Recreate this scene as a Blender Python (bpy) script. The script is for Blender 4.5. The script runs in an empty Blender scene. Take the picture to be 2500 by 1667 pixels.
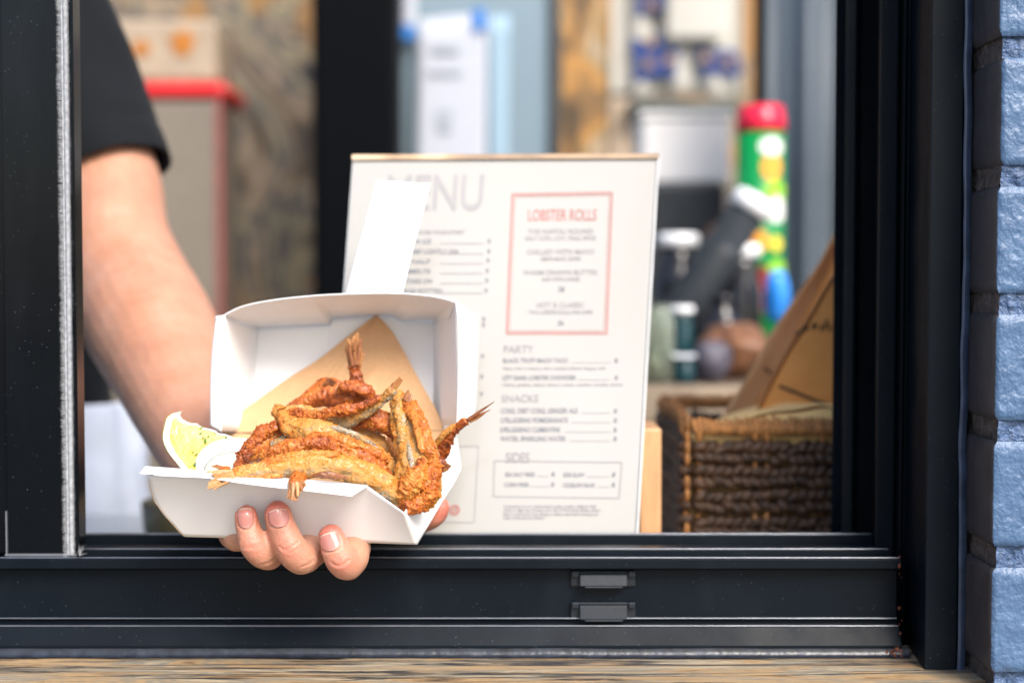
import bpy, bmesh, math, random
from mathutils import Vector, Matrix, noise
from mathutils.bvhtree import BVHTree
random.seed(7)
R = math.radians
sc = bpy.context.scene
C = sc.collection
# ------------------------------------------------------------------ camera
CAM = Vector((0, -0.77, 1.25)); PITCH = R(2.35); FPX = 3600.0
cam = bpy.data.cameras.new('camera'); cam.lens = 36.0*FPX/2500; cam.sensor_width = 36
cam.clip_start = 0.02; cam.clip_end = 500
cam.dof.use_dof = True; cam.dof.focus_distance = 0.775; cam.dof.aperture_fstop = 3.9
camo = bpy.data.objects.new('camera', cam); C.objects.link(camo)
camo.location = CAM; camo.rotation_euler = (R(90)-PITCH, 0, 0); sc.camera = camo
# ------------------------------------------------------------------ sky, sun, exposure
SUN_EL = R(42); SUN_AZ = R(150)      # azimuth clockwise from +Y: the sun stands behind the camera, to the right
w = bpy.data.worlds.new('World'); sc.world = w; w.use_nodes = True
nt = w.node_tree; bg = nt.nodes['Background']
sky = nt.nodes.new('ShaderNodeTexSky'); sky.sky_type = 'NISHITA'; sky.sun_disc = False
sky.sun_elevation = SUN_EL; sky.sun_rotation = SUN_AZ; sky.air_density = 1.0; sky.dust_density = 3.0
nt.links.new(sky.outputs[0], bg.inputs[0]); bg.inputs[1].default_value = 0.13
sl = bpy.data.lights.new('sun', 'SUN'); sl.energy = 2.4; sl.angle = R(30); sl.color = (1.0, 0.945, 0.875)
so = bpy.data.objects.new('sun', sl); C.objects.link(so)
sd = Vector((math.sin(SUN_AZ)*math.cos(SUN_EL), math.cos(SUN_AZ)*math.cos(SUN_EL), math.sin(SUN_EL)))
so.rotation_euler = sd.to_track_quat('Z', 'Y').to_euler(); so.location = (2, -3, 5)
sc.view_settings.view_transform = 'Standard'; sc.view_settings.look = 'None'
sc.view_settings.exposure = 1.1; sc.view_settings.gamma = 1
# ------------------------------------------------------------------ helpers
FW = Vector((0, math.cos(PITCH), -math.sin(PITCH))); UP = Vector((0, math.sin(PITCH), math.cos(PITCH)))
def P(px, py, Y=0.0):                      # photograph pixel at the world depth Y -> point in the world
    d = FW + Vector((1, 0, 0))*((px-1250)/FPX) - UP*((py-833.5)/FPX)
    return CAM + d*((Y-CAM.y)/d.y)
def mm(px, Y): return px*(Y-CAM.y)/FPX     # size in pixels at depth Y -> metres
COUNTER_Z = P(1250, 1597, .05).z
def tag(o, label=None, cat=None, group=None, kind=None):
    if label: o['label'] = label
    if cat: o['category'] = cat
    if group: o['group'] = group
    if kind: o['kind'] = kind
    return o
def thing(name, label, cat, loc=(0, 0, 0), group=None):
    o = bpy.data.objects.new(name, None); C.objects.link(o); o.location = loc; o.empty_display_size = .02
    return tag(o, label, cat, group)
def rootloc(o):
    v = Vector((0, 0, 0))
    while o is not None: v += o.location; o = o.parent
    return v
def obj(name, bm, m, parent=None, smooth=True, attr=None):
    if parent is not None:
        bmesh.ops.translate(bm, verts=bm.verts, vec=-rootloc(parent))
    me = bpy.data.meshes.new(name); bm.to_mesh(me); bm.free()
    for mt in (m if isinstance(m, (list, tuple)) else [m]): me.materials.append(mt)
    if smooth: me.polygons.foreach_set('use_smooth', [True]*len(me.polygons))
    o = bpy.data.objects.new(name, me); C.objects.link(o)
    if parent is not None: o.parent = parent
    return o
def solid(o, t, off=0.0):
    md = o.modifiers.new('solid', 'SOLIDIFY'); md.thickness = t; md.offset = off; return o
def bevel(o, wd=.001, seg=2):
    md = o.modifiers.new('bevel', 'BEVEL'); md.width = wd; md.segments = seg; md.limit_method = 'ANGLE'; md.angle_limit = R(40); return o
def box(bm, x0, x1, y0, y1, z0, z1, mi=0):
    vs = [bm.verts.new((x, y, z)) for x in (x0, x1) for y in (y0, y1) for z in (z0, z1)]
    for f in ((0, 1, 3, 2), (4, 6, 7, 5), (0, 4, 5, 1), (2, 3, 7, 6), (0, 2, 6, 4), (1, 5, 7, 3)):
        fc = bm.faces.new([vs[i] for i in f]); fc.material_index = mi
    return vs
def extr(bm, prof, axis, a, b):            # closed profile swept along X (prof = y,z) or Z (prof = x,y)
    def v(p, t): return (t, p[0], p[1]) if axis == 'X' else (p[0], p[1], t)
    A = [bm.verts.new(v(p, a)) for p in prof]; B = [bm.verts.new(v(p, b)) for p in prof]
    n = len(prof)
    for i in range(n):
        bm.faces.new((A[i], A[(i+1) % n], B[(i+1) % n], B[i]))
    bm.faces.new(A[::-1]); bm.faces.new(B)
    bmesh.ops.recalc_face_normals(bm, faces=bm.faces)
def grid(bm, fn, nu, nv, mi=0):            # fn(u,v) -> point
    V = [[bm.verts.new(fn(i/nu, j/nv)) for j in range(nv+1)] for i in range(nu+1)]
    for i in range(nu):
        for j in range(nv):
            f = bm.faces.new((V[i][j], V[i+1][j], V[i+1][j+1], V[i][j+1])); f.material_index = mi
    return V
def cr(pts, t):                            # Catmull-Rom through tuples
    n = len(pts)-1; x = max(0, min(n-1e-6, t*n)); i = int(x); f = x-i
    p0 = pts[max(0, i-1)]; p1 = pts[i]; p2 = pts[min(n, i+1)]; p3 = pts[min(n, i+2)]
    return [0.5*((2*b)+(-a+c)*f+(2*a-5*b+4*c-d)*f*f+(-a+3*b-3*c+d)*f**3) for a, b, c, d in zip(p0, p1, p2, p3)]
def lerp_poly(pts, t):
    n = len(pts)-1; x = max(0, min(n-1e-6, t*n)); i = int(x); f = x-i
    return [a+(b-a)*f for a, b in zip(pts[i], pts[i+1])]
def lathe(bm, prof, c, seg=32, axis=Vector((0, 0, 1)), mi=None):
    axis = axis.normalized(); q = Vector((0, 0, 1)).rotation_difference(axis)
    rings = []
    for r, z in prof:
        rings.append([bm.verts.new(c + q @ Vector((r*math.cos(2*math.pi*k/seg), r*math.sin(2*math.pi*k/seg), z))) for k in range(seg)])
    for i in range(len(rings)-1):
        for k in range(seg):
            f = bm.faces.new((rings[i][k], rings[i][(k+1) % seg], rings[i+1][(k+1) % seg], rings[i+1][k]))
            if mi: f.material_index = mi[i]
    if prof[0][0] > 1e-6: bm.faces.new(rings[0][::-1])
    if prof[-1][0] > 1e-6: bm.faces.new(rings[-1])
# ------------------------------------------------------------------ materials
def S(x): return tuple(((c/255)/12.92 if c/255 <= .04045 else ((c/255+.055)/1.055)**2.4) for c in x)
def base_mat(name, rough=.5):
    m = bpy.data.materials.new(name); m.use_nodes = True; b = m.node_tree.nodes['Principled BSDF']
    b.inputs['Roughness'].default_value = rough; return m, m.node_tree, b
def coords(nt, scale=(1, 1, 1)):
    g = nt.nodes.new('ShaderNodeNewGeometry'); mp = nt.nodes.new('ShaderNodeMapping'); mp.inputs['Scale'].default_value = scale
    nt.links.new(g.outputs['Position'], mp.inputs['Vector']); return mp.outputs[0]
def nz(nt, vec, scale, detail=4, rough=.55, dist=0):
    n = nt.nodes.new('ShaderNodeTexNoise'); n.inputs['Scale'].default_value = scale; n.inputs['Detail'].default_value = detail
    n.inputs['Roughness'].default_value = rough; n.inputs['Distortion'].default_value = dist
    nt.links.new(vec, n.inputs['Vector']); return n.outputs['Fac']
def ramp(nt, fac, stops, interp='LINEAR'):
    r = nt.nodes.new('ShaderNodeValToRGB'); r.color_ramp.interpolation = interp; e = r.color_ramp.elements
    while len(e) < len(stops): e.new(.5)
    for el, (p, c) in zip(e, stops): el.position = p; el.color = (*c[:3], 1)
    nt.links.new(fac, r.inputs[0]); return r.outputs[0]
def mixc(nt, fac, a, b, mode='MIX'):
    m = nt.nodes.new('ShaderNodeMix'); m.data_type = 'RGBA'; m.blend_type = mode
    for s, v in ((m.inputs[0], fac), (m.inputs[6], a), (m.inputs[7], b)):
        if isinstance(v, (int, float)): s.default_value = v
        elif isinstance(v, tuple): s.default_value = (*v[:3], 1)
        else: nt.links.new(v, s)
    return m.outputs[2]
def bump(nt, b, h, strength=.3, dist=.001, prev=None):
    n = nt.nodes.new('ShaderNodeBump'); n.inputs['Strength'].default_value = strength; n.inputs['Distance'].default_value = dist
    nt.links.new(h, n.inputs['Height'])
    if prev is not None: nt.links.new(prev, n.inputs['Normal'])
    nt.links.new(n.outputs[0], b.inputs['Normal']); return n.outputs[0]
def plain(name, col, rough=.5, var=.12, vs=40, bs=0, bd=.0005, bscale=300, metal=0, coat=0, sss=0, scale=(1, 1, 1), spec=.5):
    m, nt, b = base_mat(name, rough); v = coords(nt, scale)
    lo = tuple(c*(1-var) for c in col); hi = tuple(min(1, c*(1+var)) for c in col)
    nt.links.new(ramp(nt, nz(nt, v, vs), [(.3, lo), (.7, hi)]), b.inputs['Base Color'])
    b.inputs['Metallic'].default_value = metal; b.inputs['Coat Weight'].default_value = coat; b.inputs['Coat Roughness'].default_value = .08
    b.inputs['Specular IOR Level'].default_value = spec
    if sss: b.inputs['Subsurface Weight'].default_value = sss; b.inputs['Subsurface Scale'].default_value = .003
    if bs: bump(nt, b, nz(nt, v, bscale, 3), bs, bd)
    return m
def frame_paint(name, col, rough, speck=.0, scale=(1, 1, 1), spec=.22):        # black powder coat with dust specks and faint wipes
    m, nt, b = base_mat(name, rough); v = coords(nt, scale)
    vo = nt.nodes.new('ShaderNodeTexVoronoi'); vo.inputs['Scale'].default_value = 300; nt.links.new(v, vo.inputs['Vector'])
    patch = nz(nt, v, 16, 4)
    mt = nt.nodes.new('ShaderNodeMath'); mt.operation = 'MULTIPLY_ADD'; nt.links.new(patch, mt.inputs[0]); mt.inputs[1].default_value = -.10; nt.links.new(vo.outputs['Distance'], mt.inputs[2])
    sp = ramp(nt, mt.outputs[0], [(.0, (1, 1, 1)), (.0085, (.0, .0, .0))])
    b.inputs['Specular IOR Level'].default_value = spec
    wipe = ramp(nt, nz(nt, coords(nt, (1, 1, .35)), 9, 5, .6, 1.5), [(.5, (0, 0, 0)), (.8, (.35, .35, .35))])
    c1 = mixc(nt, wipe, col, tuple(min(1, c*2.2+.01) for c in col))
    c2 = mixc(nt, sp, c1, (.10, .13, .15))
    nt.links.new(c2, b.inputs['Base Color'])
    rr = ramp(nt, nz(nt, v, 25, 5, .6), [(.3, (rough*.75,)*3), (.75, (min(1, rough*1.4),)*3)]); nt.links.new(rr, b.inputs['Roughness'])
    bump(nt, b, nz(nt, v, 1500, 2), .08, .0003)
    return m
M = {}
M['frame'] = frame_paint('black_powder_coat', (.0021, .0050, .0090), .42, spec=.13)
M['frame_gloss'] = frame_paint('black_gloss_frame', (.0015, .0025, .004), .16, spec=.2)
M['frame_edge'] = plain('worn_and_highlight_edge', (.30, .32, .36), .3, metal=.8)
M['clip'] = plain('black_plastic_clip', (.010, .014, .020), .38, bs=.2, spec=.3)
M['card'] = plain('white_coated_card', (.83, .835, .85), .55, var=.015, vs=25, bs=.05, bscale=900, bd=.0002)
M['card_edge'] = plain('cut_board_edge', (.55, .42, .28), .8)
M['kraft'] = None
def kraft(name, col, dark):
    m, nt, b = base_mat(name, .75); v = coords(nt)
    a = ramp(nt, nz(nt, v, 60, 6, .7), [(.25, dark), (.7, col)])
    f = ramp(nt, nz(nt, coords(nt, (1, 1, .3)), 2200, 2), [(.3, (.82, .82, .82)), (.6, (1, 1, 1))])
    nt.links.new(mixc(nt, 1.0, a, f, 'MULTIPLY'), b.inputs['Base Color'])
    bump(nt, b, nz(nt, v, 1300, 3), .25, .0003)
    return m
M['kraft'] = kraft('kraft_liner_paper', (.60, .36, .185), (.53, .305, .15))
M['bag'] = kraft('brown_bag_paper', (.80, .38, .115), (.68, .30, .08))
M['dash'] = plain('perforation_shadow_grey', (.30, .31, .35), .8)
# ------------------------------------------------------------------ setting: ground, room floor
m, nt, b = base_mat('street_paving', .8); v = coords(nt)
nt.links.new(ramp(nt, nz(nt, v, 3, 6), [(.3, (.10, .10, .10)), (.7, (.15, .15, .15))]), b.inputs['Base Color'])
bm = bmesh.new(); grid(bm, lambda u, v: Vector((-60+120*u, -110+110.1*v, 0)), 8, 8)
tag(obj('ground', bm, m), kind='structure')
m, nt, b = base_mat('shop_floor_tiles', .5); v = coords(nt)
nt.links.new(ramp(nt, nz(nt, v, 6, 4), [(.3, (.14, .12, .10)), (.7, (.24, .21, .17))]), b.inputs['Base Color'])
bm = bmesh.new(); grid(bm, lambda u, v: Vector((-2.5+5*u, .1+2.9*v, .004)), 4, 4)
tag(obj('floor', bm, m), kind='structure')
# ------------------------------------------------------------------ outside counter (wood) and inside counter (steel)
def wood_mat():
    m, nt, b = base_mat('streaked_varnished_wood', .42); v = coords(nt, (1, 1, 1))
    w1 = nz(nt, coords(nt, (1.7, 15, 15)), 5.0, 9, .68, 1.6)
    w2 = nz(nt, coords(nt, (1.4, 26, 26)), 2.6, 5, .6, 2.0)
    c = ramp(nt, w1, [(.30, (.05, .04, .035)), (.38, (.24, .15, .075)), (.46, (.46, .31, .16)), (.53, (.20, .19, .16)), (.60, (.50, .40, .26)), (.66, (.24, .23, .20)), (.74, (.36, .25, .13))])
    dk = ramp(nt, w2, [(.35, (1, 1, 1)), (.43, (.0, .0, .0)), (.455, (.0, .0, .0)), (.49, (1, 1, 1))])
    inv = mixc(nt, dk, (.035, .032, .032), c)
    nt.links.new(inv, b.inputs['Base Color']); bump(nt, b, w1, .25, .001)
    b.inputs['Coat Weight'].default_value = .25; b.inputs['Coat Roughness'].default_value = .2
    return m
M['wood'] = wood_mat()
t = thing('counter', 'streaky varnished wood counter ledge running below the black window', 'counter', (0, -.06, 0))
bm = bmesh.new(); box(bm, -1.2, .26, -.17, .075, COUNTER_Z-.045, COUNTER_Z); bevel(obj('counter_top', bm, M['wood'], t, False), .004)
M['bracket'] = plain('black_steel_bracket', (.02, .02, .022), .4)
for x in (-.9, -.2):
    bm = bmesh.new(); box(bm, x-.012, x+.012, -.13, .074, COUNTER_Z-.24, COUNTER_Z-.0455); bevel(obj('bracket', bm, M['bracket'], t, False), .003)
M['facade'] = plain('dark_painted_facade', (.03, .035, .045), .6, bs=.3)
bm = bmesh.new(); box(bm, -1.6, .262, .08, .13, 0, COUNTER_Z-.004)
tag(obj('facade_wall', bm, M['facade'], None, False), 'dark painted shop front wall under the wood counter', 'wall')
M['steel'] = plain('brushed_steel_top', (.50, .52, .54), .32, metal=.7, var=.08, vs=30, scale=(1, 12, 12))
t = thing('service_counter', 'grey steel worktop just inside the window under the menu and basket', 'worktop', (0, .35, 0))
bm = bmesh.new(); box(bm, -1.1, 1.1, .165, .55, COUNTER_Z-.03, COUNTER_Z); bevel(obj('worktop', bm, M['steel'], t, False), .003)
bm = bmesh.new(); box(bm, -1.08, 1.08, .18, .53, .005, COUNTER_Z-.0305); obj('cabinet_body', bm, M['facade'], t, False)
# ------------------------------------------------------------------ window: sill tracks, jamb, sash
win = thing('sliding_window', 'black aluminium sliding serving window with bottom tracks, jamb and half open sash', 'window', (0, .09, COUNTER_Z))
def zy(py, Y): q = P(1250, py, Y); return (q.y, q.z)
XR = P(2190, 1450, .056).x
prof = [zy(1575, .044), zy(1530, .050), zy(1526, .050), zy(1524, .056), zy(1512, .056), zy(1509, .0535), zy(1507, .056), zy(1390, .056),
        zy(1388, .047), zy(1364, .047), zy(1361, .049), zy(1358, .060), zy(1362, .0605), zy(1368, .072), zy(1341, .0725), zy(1338, .075),
        zy(1330, .090), zy(1334, .0905), zy(1345, .112), zy(1306, .1125), zy(1302.5, .115), zy(1300, .125), zy(1303, .13), (.13, COUNTER_Z-.03), (.044, COUNTER_Z-.003)]
prof[0] = (prof[0][0], prof[0][1])
bm = bmesh.new(); extr(bm, [(a, z) for a, z in prof], 'X', -1.3, XR)
o = obj('sill_track', bm, M['frame'], win, False); bevel(o, .0007, 2)
for (py, Y, r) in ((1361, .0492, .00035), (1339.5, .0737, .0004), (1527, .0502, .00032), (1508.5, .0536, .0003), (1303, .1145, .0005)):
    bm = bmesh.new(); y, z = zy(py, Y)
    grid(bm, lambda u, v: Vector((-1.3+u*(XR+1.3)*.9995, y+r*math.cos(v*6.283), z+r*math.sin(v*6.283))), 60, 8)
    obj('worn_edge', bm, M['frame_edge'], win)
# caulk fillet
M['caulk'] = plain('glossy_blue_grey_sealant', (.016, .020, .030), .3, var=.5, vs=120, bs=.5, bd=.001, bscale=160)
bm = bmesh.new()
def cf(u, v):
    x = -1.25+u*(XR+.004+1.25); a = v*math.pi/2; r = .0058+.0007*noise.noise(Vector((x*22, 1, 0)))+.0002*noise.noise(Vector((x*150, 3, 0)))
    return Vector((x, .0438-r*(1-math.sin(a))*.55, COUNTER_Z+.0006+r*(1-math.cos(a))*.75))
grid(bm, cf, 500, 6); obj('sealant_bead', bm, M['caulk'], win)
# weep covers
for k, (py0, py1) in enumerate(((1391, 1431), (1467, 1512))):
    wc = bmesh.new(); Yf = .0555
    def bx(px0, px1, a, b_, d0, d1, bmx):
        p0 = P(px0, b_, Yf); p1 = P(px1, a, Yf); box(bmx, p0.x, p1.x, Yf-d1, Yf-d0, p0.z, p1.z)
    bx(1393, 1551, py0+2, py1-1, -.0004, .0012, wc)
    cover = obj('drain_cover', wc, M['clip'], win, False); bevel(cover, .0005)
    wc = bmesh.new(); bx(1414, 1530, py0+7, py1-5, .0014, .0038, wc)
    cc = Vector(sum((v.co for v in wc.verts), Vector()))/8
    for v in wc.verts:
        if v.co.z < cc.z and v.co.y < Yf-.003: v.co.y -= .0022
    fl = obj('drain_flap', wc, M['clip'], cover, False); bevel(fl, .0006)
    for a, b_ in ((1395, 1412), (1533, 1550)):
        wc = bmesh.new(); bx(a, b_, py0, py0+15, .0014, .0036, wc); bevel(obj('hinge_lug', wc, M['clip'], cover, False), .0006)
    wc = bmesh.new(); bx(1426, 1519, py1-6, py1-1, .0041, .0068, wc); bevel(obj('flap_lip', wc, M['clip'], cover, False), .0005)
# jamb, profile in plan (x,y) at py 800
def xy(px, Y): q = P(px, 800, Y); return (q.x, q.y)
jp = [xy(2034, .20), xy(2034, .150), xy(2060, .150), xy(2060, .118), xy(2064, .116), xy(2084, .116), xy(2090, .119), xy(2096, .140), xy(2138, .140), xy(2140, .086),
      xy(2144, .083), xy(2186, .083), xy(2192, .086), xy(2194, .089), xy(2199, .089), xy(2200, .084), xy(2206, .084), xy(2209, .087), xy(2214, .087), xy(2263, .021), (P(2263, 800, .018).x+.0008, .018),
      xy(2345, .018), xy(2352, .022), xy(2352, .05), (.40, .05), (.40, .20)]
bm = bmesh.new(); extr(bm, jp, 'Z', COUNTER_Z-.02, 1.9); o = obj('jamb', bm, M['frame'], win, False); bevel(o, .0006)
# sash (left) with brush pile
M['pile'] = plain('grey_brush_pile', (.30, .315, .34), .9, var=.3, vs=400)
xl0 = P(8, 800, .05).x; xl1 = P(202, 800, .05).x; zb = P(100, 1354, .05).z
sp = [(-.36, .056), (xl0, .056), (xl0+.0004, .052), (P(182, 800, .05).x, .052), (P(183.5, 800, .048).x, .046), (P(186, 800, .046).x, .0455), (P(186, 800, .046).x+.0003, .046), (P(186, 800, .046).x+.0003, .0592), (-.36, .0592)]
bm = bmesh.new(); extr(bm, sp, 'Z', zb, 1.9); sash = obj('sash', bm, M['frame_gloss'], win, False); bevel(sash, .0003)
bm = bmesh.new(); box(bm, -.62, xl0-.0003, .063, .09, P(0, 1245, .06).z, 1.9); bevel(obj('meeting_stile', bm, M['frame'], win, False), .001)
bm = bmesh.new(); box(bm, xl0-.001, P(188, 1354, .05).x, .0505, .053, zb-.0008, zb+.0005)
box(bm, xl0-.0006, xl0+.0002, .0508, .0535, zb, P(0, 1248, .05).z); obj('sash_edge_highlight', bm, M['frame_edge'], sash, False)  # bright metal strips put the sash edge's highlight into the colour
bm = bmesh.new(); zt = 1.62
for row, (pa, pb, cnt) in enumerate(((147, 162, 5200), (163, 180, 5600))):
    xa = P(pa, 800, .05).x; xb = P(pb, 800, .05).x; xc = P(161.5, 800, .05).x
    for i in range(cnt):
        z = zb-.001 + (zt-zb)*random.random(); f = random.random()
        root = Vector((xc+(-1 if row == 0 else 1)*.0002, .0515, z)); dr = -1 if row == 0 else 1
        L = abs((xa if row == 0 else xb)-xc)*(.75+.35*random.random()+.18*noise.noise(Vector((z*60, row*5, 0))))
        tip = root+Vector((dr*L, -.0012-.0022*f, (random.random()-.5)*.0022))
        root = root+Vector((dr*L*.25*f, 0, 0)); wv = Vector((0, 0, .00011))
        a, b_, c_ = bm.verts.new(root-wv), bm.verts.new(root+wv), bm.verts.new(tip); bm.faces.new((a, b_, c_))
xc = P(161.5, 800, .05).x
for rr, (dx, ww) in enumerate(((-.0006, .0007), (.0016, .0016))):
    grid(bm, lambda u, v: Vector((xc+dx+.0002*noise.noise(Vector((u*90, rr, 0)))+ww*math.cos(v*math.pi), .0512-ww*.9*math.sin(v*math.pi)-.0004, zb+(zt-zb)*u)), 300, 6)
for i in range(60):       # frayed end
    root = P(188+random.random()*8, 1356, .046); tip = P(192+random.random()*24, 1325+random.random()*28, .045)
    wv = Vector((.0001, 0, .0001)); bm.faces.new([bm.verts.new(root-wv), bm.verts.new(root+wv), bm.verts.new(tip)])
obj('brush_pile', bm, M['pile'], sash)
# rust in the corner
M['rust'] = plain('rust_and_old_caulk', (.12, .03, .014), .9, var=.6, vs=500, bs=1, bscale=600)
bm = bmesh.new()
for i in range(34):
    k = random.random()**2; px = 2196+3*random.gauss(0, 1); py = 1360+k*230; Y = .055-.01*random.random()
    if i > 12: px = 2192+14*random.gauss(0, 1); py = 1590+8*random.gauss(0, 1); Y = .045-.01*random.random()
    c = P(px, py, Y); c.z = max(c.z, COUNTER_Z+.0003); r = .0003+.0007*random.random()**2
    bmesh.ops.create_icosphere(bm, subdivisions=1, radius=r, matrix=Matrix.Translation(c) @ Matrix.Diagonal((1, .4, 1.6, 1)))
obj('rust_flakes', bm, M['rust'], win)
# ------------------------------------------------------------------ brick wall, painted blue
def paint_mat(name, col, hi, rough):
    m, nt, b = base_mat(name, rough); v = coords(nt)
    nt.links.new(ramp(nt, nz(nt, v, 70, 5), [(.3, col), (.72, hi)]), b.inputs['Base Color'])
    n1 = bump(nt, b, nz(nt, coords(nt, (1, 1, .8)), 330, 3, .5), .7, .0017)
    bump(nt, b, nz(nt, v, 1300, 3), .35, .0005, n1)
    return m
M['blue'] = paint_mat('slate_blue_masonry_paint', (.050, .10, .195), (.072, .138, .250), .34)
M['reveal'] = plain('shaded_reveal_paint', (.028, .026, .031), .6, var=.3, vs=60, bs=.3, bd=.001)  # left-facing brick sides: their shade is put into a darker colour
M['mortar'] = plain('rough_painted_mortar', (.055, .10, .20), .5, var=.35, vs=250, bs=1.0, bd=.004, bscale=220)
M['mortar_bare'] = plain('bare_brown_mortar', (.060, .048, .045), .9, var=.6, vs=200, bs=1.0, bd=.003, bscale=260)
BX = P(2350, 800, .03).x; BY = -.024; PITCHB = .0645
z0 = P(2440, 1052, BY).z      # a joint centre in the photograph
wall = thing('brick_wall', 'blue painted brick wall to the right of the black window frame', 'wall', (BX+.15, 0, 0))
bm = bmesh.new(); bmm = bmesh.new()
k0 = int((0-z0)/PITCHB)
for k in range(k0, 15):
    zl = z0+k*PITCHB+.0055; zh = z0+(k+1)*PITCHB-.0055
    x = BX; first = (.1025 if k % 2 else .215)
    while x < BX+.2:
        x1 = min(x+first, BX+.215); first = .215
        off = random.uniform(-.0012, .0012); fine = (zh > .95 and zl < 1.6 and x < BX+.1)
        if fine:
            V0 = len(bm.verts)
            jx = random.uniform(-.0015, .0015)
            def f(u, v, x=x, x1=x1, zl=zl, zh=zh, off=off):
                # u: 0..1 wraps from the reveal round the corner to the front
                L1 = .045; L2 = x1-x; s = u*(L1+L2)
                rr = .0025
                ez = min(v, 1-v)*(zh-zl); e = max(0, 1-ez/.0035); inset = .0016*e*e
                if s < L1: xx = x+jx+inset; yy = BY+off+L1-s+ (0 if s < L1-rr else 0); px_ = (s-(L1-rr))/rr
                else: xx = x+jx+(s-L1); yy = BY+off+inset; px_ = 1-(s-L1)/rr
                ed = max(0, min(1, px_)) if abs(s-L1) < rr else 0
                xx += .0009*ed if s < L1 else 0; yy += .0009*ed if s >= L1 else 0
                rx = max(0, 1-(x1-xx)/.003) if s > L1 else 0
                q = Vector((xx, yy+.002*rx, zl+(zh-zl)*v))
                n = noise.noise(q*130)*.0009+noise.noise(q*420)*.0005
                return q+(Vector((n*.35, 0, 0)) if s < L1 else Vector((0, n, 0)))
            nu = 70; V = grid(bm, f, nu, 26)
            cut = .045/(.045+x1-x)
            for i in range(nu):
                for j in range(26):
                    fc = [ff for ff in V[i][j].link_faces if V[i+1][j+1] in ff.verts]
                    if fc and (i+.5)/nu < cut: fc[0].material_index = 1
        else:
            box(bm, x, x1, BY+off, BY+.05, zl, zh)
        x = x1+.011
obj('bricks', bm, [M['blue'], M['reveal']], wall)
def mf(u, v):
    x = BX+.0035+u*.5; z = z0+k0*PITCHB+v*(1.9-(z0+k0*PITCHB))
    return Vector((x, BY+.0045, z))
zlo, zhi = .9, 1.7
grid(bmm, lambda u, v: (lambda q: q+Vector((0, .0018*noise.noise(q*180)+.0016*noise.noise(q*500), 0)))(Vector((BX+.003+u*.1, BY+.0035, zlo+(zhi-zlo)*v))), 40, 400)
box(bmm, BX+.103, BX+.21, BY+.005, BY+.045, 0, 1.9)
obj('mortar_joints', bmm, M['mortar'], wall)
bm = bmesh.new()
grid(bm, lambda u, v: (lambda q: q+Vector((.0014*noise.noise(q*200)+.001*noise.noise(q*500), 0, 0)))(Vector((BX+.003, BY+.0036+u*.05, zlo+(zhi-zlo)*v))), 20, 400)
obj('reveal_mortar', bm, M['mortar_bare'], wall)
bm = bmesh.new()
def bead(u, v):
    z = COUNTER_Z+.55*u; a = v*math.pi*.6
    x = P(2346, 800, .018).x+.0006*noise.noise(Vector((0, z*40, 7)))+.0008*noise.noise(Vector((0, z*9, 2)))
    return Vector((x+.0035*(1-math.cos(a)), .0175-.0035*math.sin(a)+.004*v, z))
grid(bm, bead, 260, 8)
M['bead'] = plain('blue_black_sealant_bead', (.035, .055, .10), .28, var=.4, vs=80)
obj('sealant_strip', bm, M['bead'], wall)
# ------------------------------------------------------------------ takeaway box
bx = thing('takeaway_box', 'open white card takeaway box held in a hand with its lid raised', 'food box', tuple(P(735, 1315, .04)))
def wob(q, a=.0006, s=18): return q+Vector((a*noise.noise(q*s), a*noise.noise(q*s+Vector((9, 9, 9))), a*noise.noise(q*s+Vector((3, 7, 1)))))
def loft(name, lo, hi, parent, m=None, nu=60, nv=12, bow=0, th=.00055, smooth_curve=True, off=0):
    bm = bmesh.new(); fn = cr if smooth_curve else lerp_poly
    def f(u, v):
        a = Vector(P(*fn(lo, u))); b = Vector(P(*fn(hi, u))); q = a.lerp(b, v)
        q.y += bow*math.sin(math.pi*u)*math.sin(math.pi*v); return wob(q)
    grid(bm, f, nu, nv)
    return solid(obj(name, bm, m or M['card'], parent, True), th, off)
# tray: bottom, front, right, left, back
tray = loft('tray', [(450, 1308, .012), (1018, 1328, .012)], [(622, 1146, .10), (1125, 1150, .10)], bx)
def part(name, *a, **k): return loft(name, *a, **k)
# front panel; the top edge follows the strip then drops to the corner
lo = [(450, 1308, .012), (1018, 1328, .012)]
def front(u, v):
    # bottom edge param
    B = [(450, 1308, .012), (520, 1310.6, .012), (900, 1324, .012), (1018, 1328, .012)]
    T = [(362, 1162, -.012), (560, 1172, -.012), (893, 1184, -.012), (986, 1251, -.008)]
    ks = [0, .25, .82, 1.0]; i = max(j for j in range(3) if u >= ks[j]-1e-9) if u < 1 else 2
    f = (u-ks[i])/(ks[i+1]-ks[i]); b = [x+(y-x)*f for x, y in zip(B[i], B[i+1])]; t = [x+(y-x)*f for x, y in zip(T[i], T[i+1])]
    px, py, Y = [x+(y-x)*v for x, y in zip(b, t)]
    if u < .25:  # left edge is cut: vertical part then slanted
        e = 1-u/.25; px += e*e*(-22*math.sin(math.pi*v)*(1 if v > .3 else .8))
    return wob(P(px, py, Y), .0005)
bm = bmesh.new(); grid(bm, front, 80, 16); solid(obj('front_panel', bm, M['card'], bx), .00055)
loft('right_panel', [(1018, 1328, .012), (1072, 1239, .055), (1125, 1150, .10)], [(986, 1251, -.008), (1052, 1150, .05), (1112, 1042, .11)], bx, smooth_curve=False)
loft('left_panel', [(450, 1308, .012), (540, 1225, .055), (622, 1146, .10)], [(372, 1160, -.009), (470, 1158, .045), (541, 1054, .105)], bx, smooth_curve=False)
loft('back_panel', [(622, 1146, .10), (1125, 1150, .10)], [(541, 1052, .108), (1112, 1044, .11)], bx)
bm = bmesh.new()   # cut board edge on the left fold
pts = [(366, 1175, -.0105), (380, 1224, -.005), (414, 1268, .004), (450, 1308, .012)]
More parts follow.
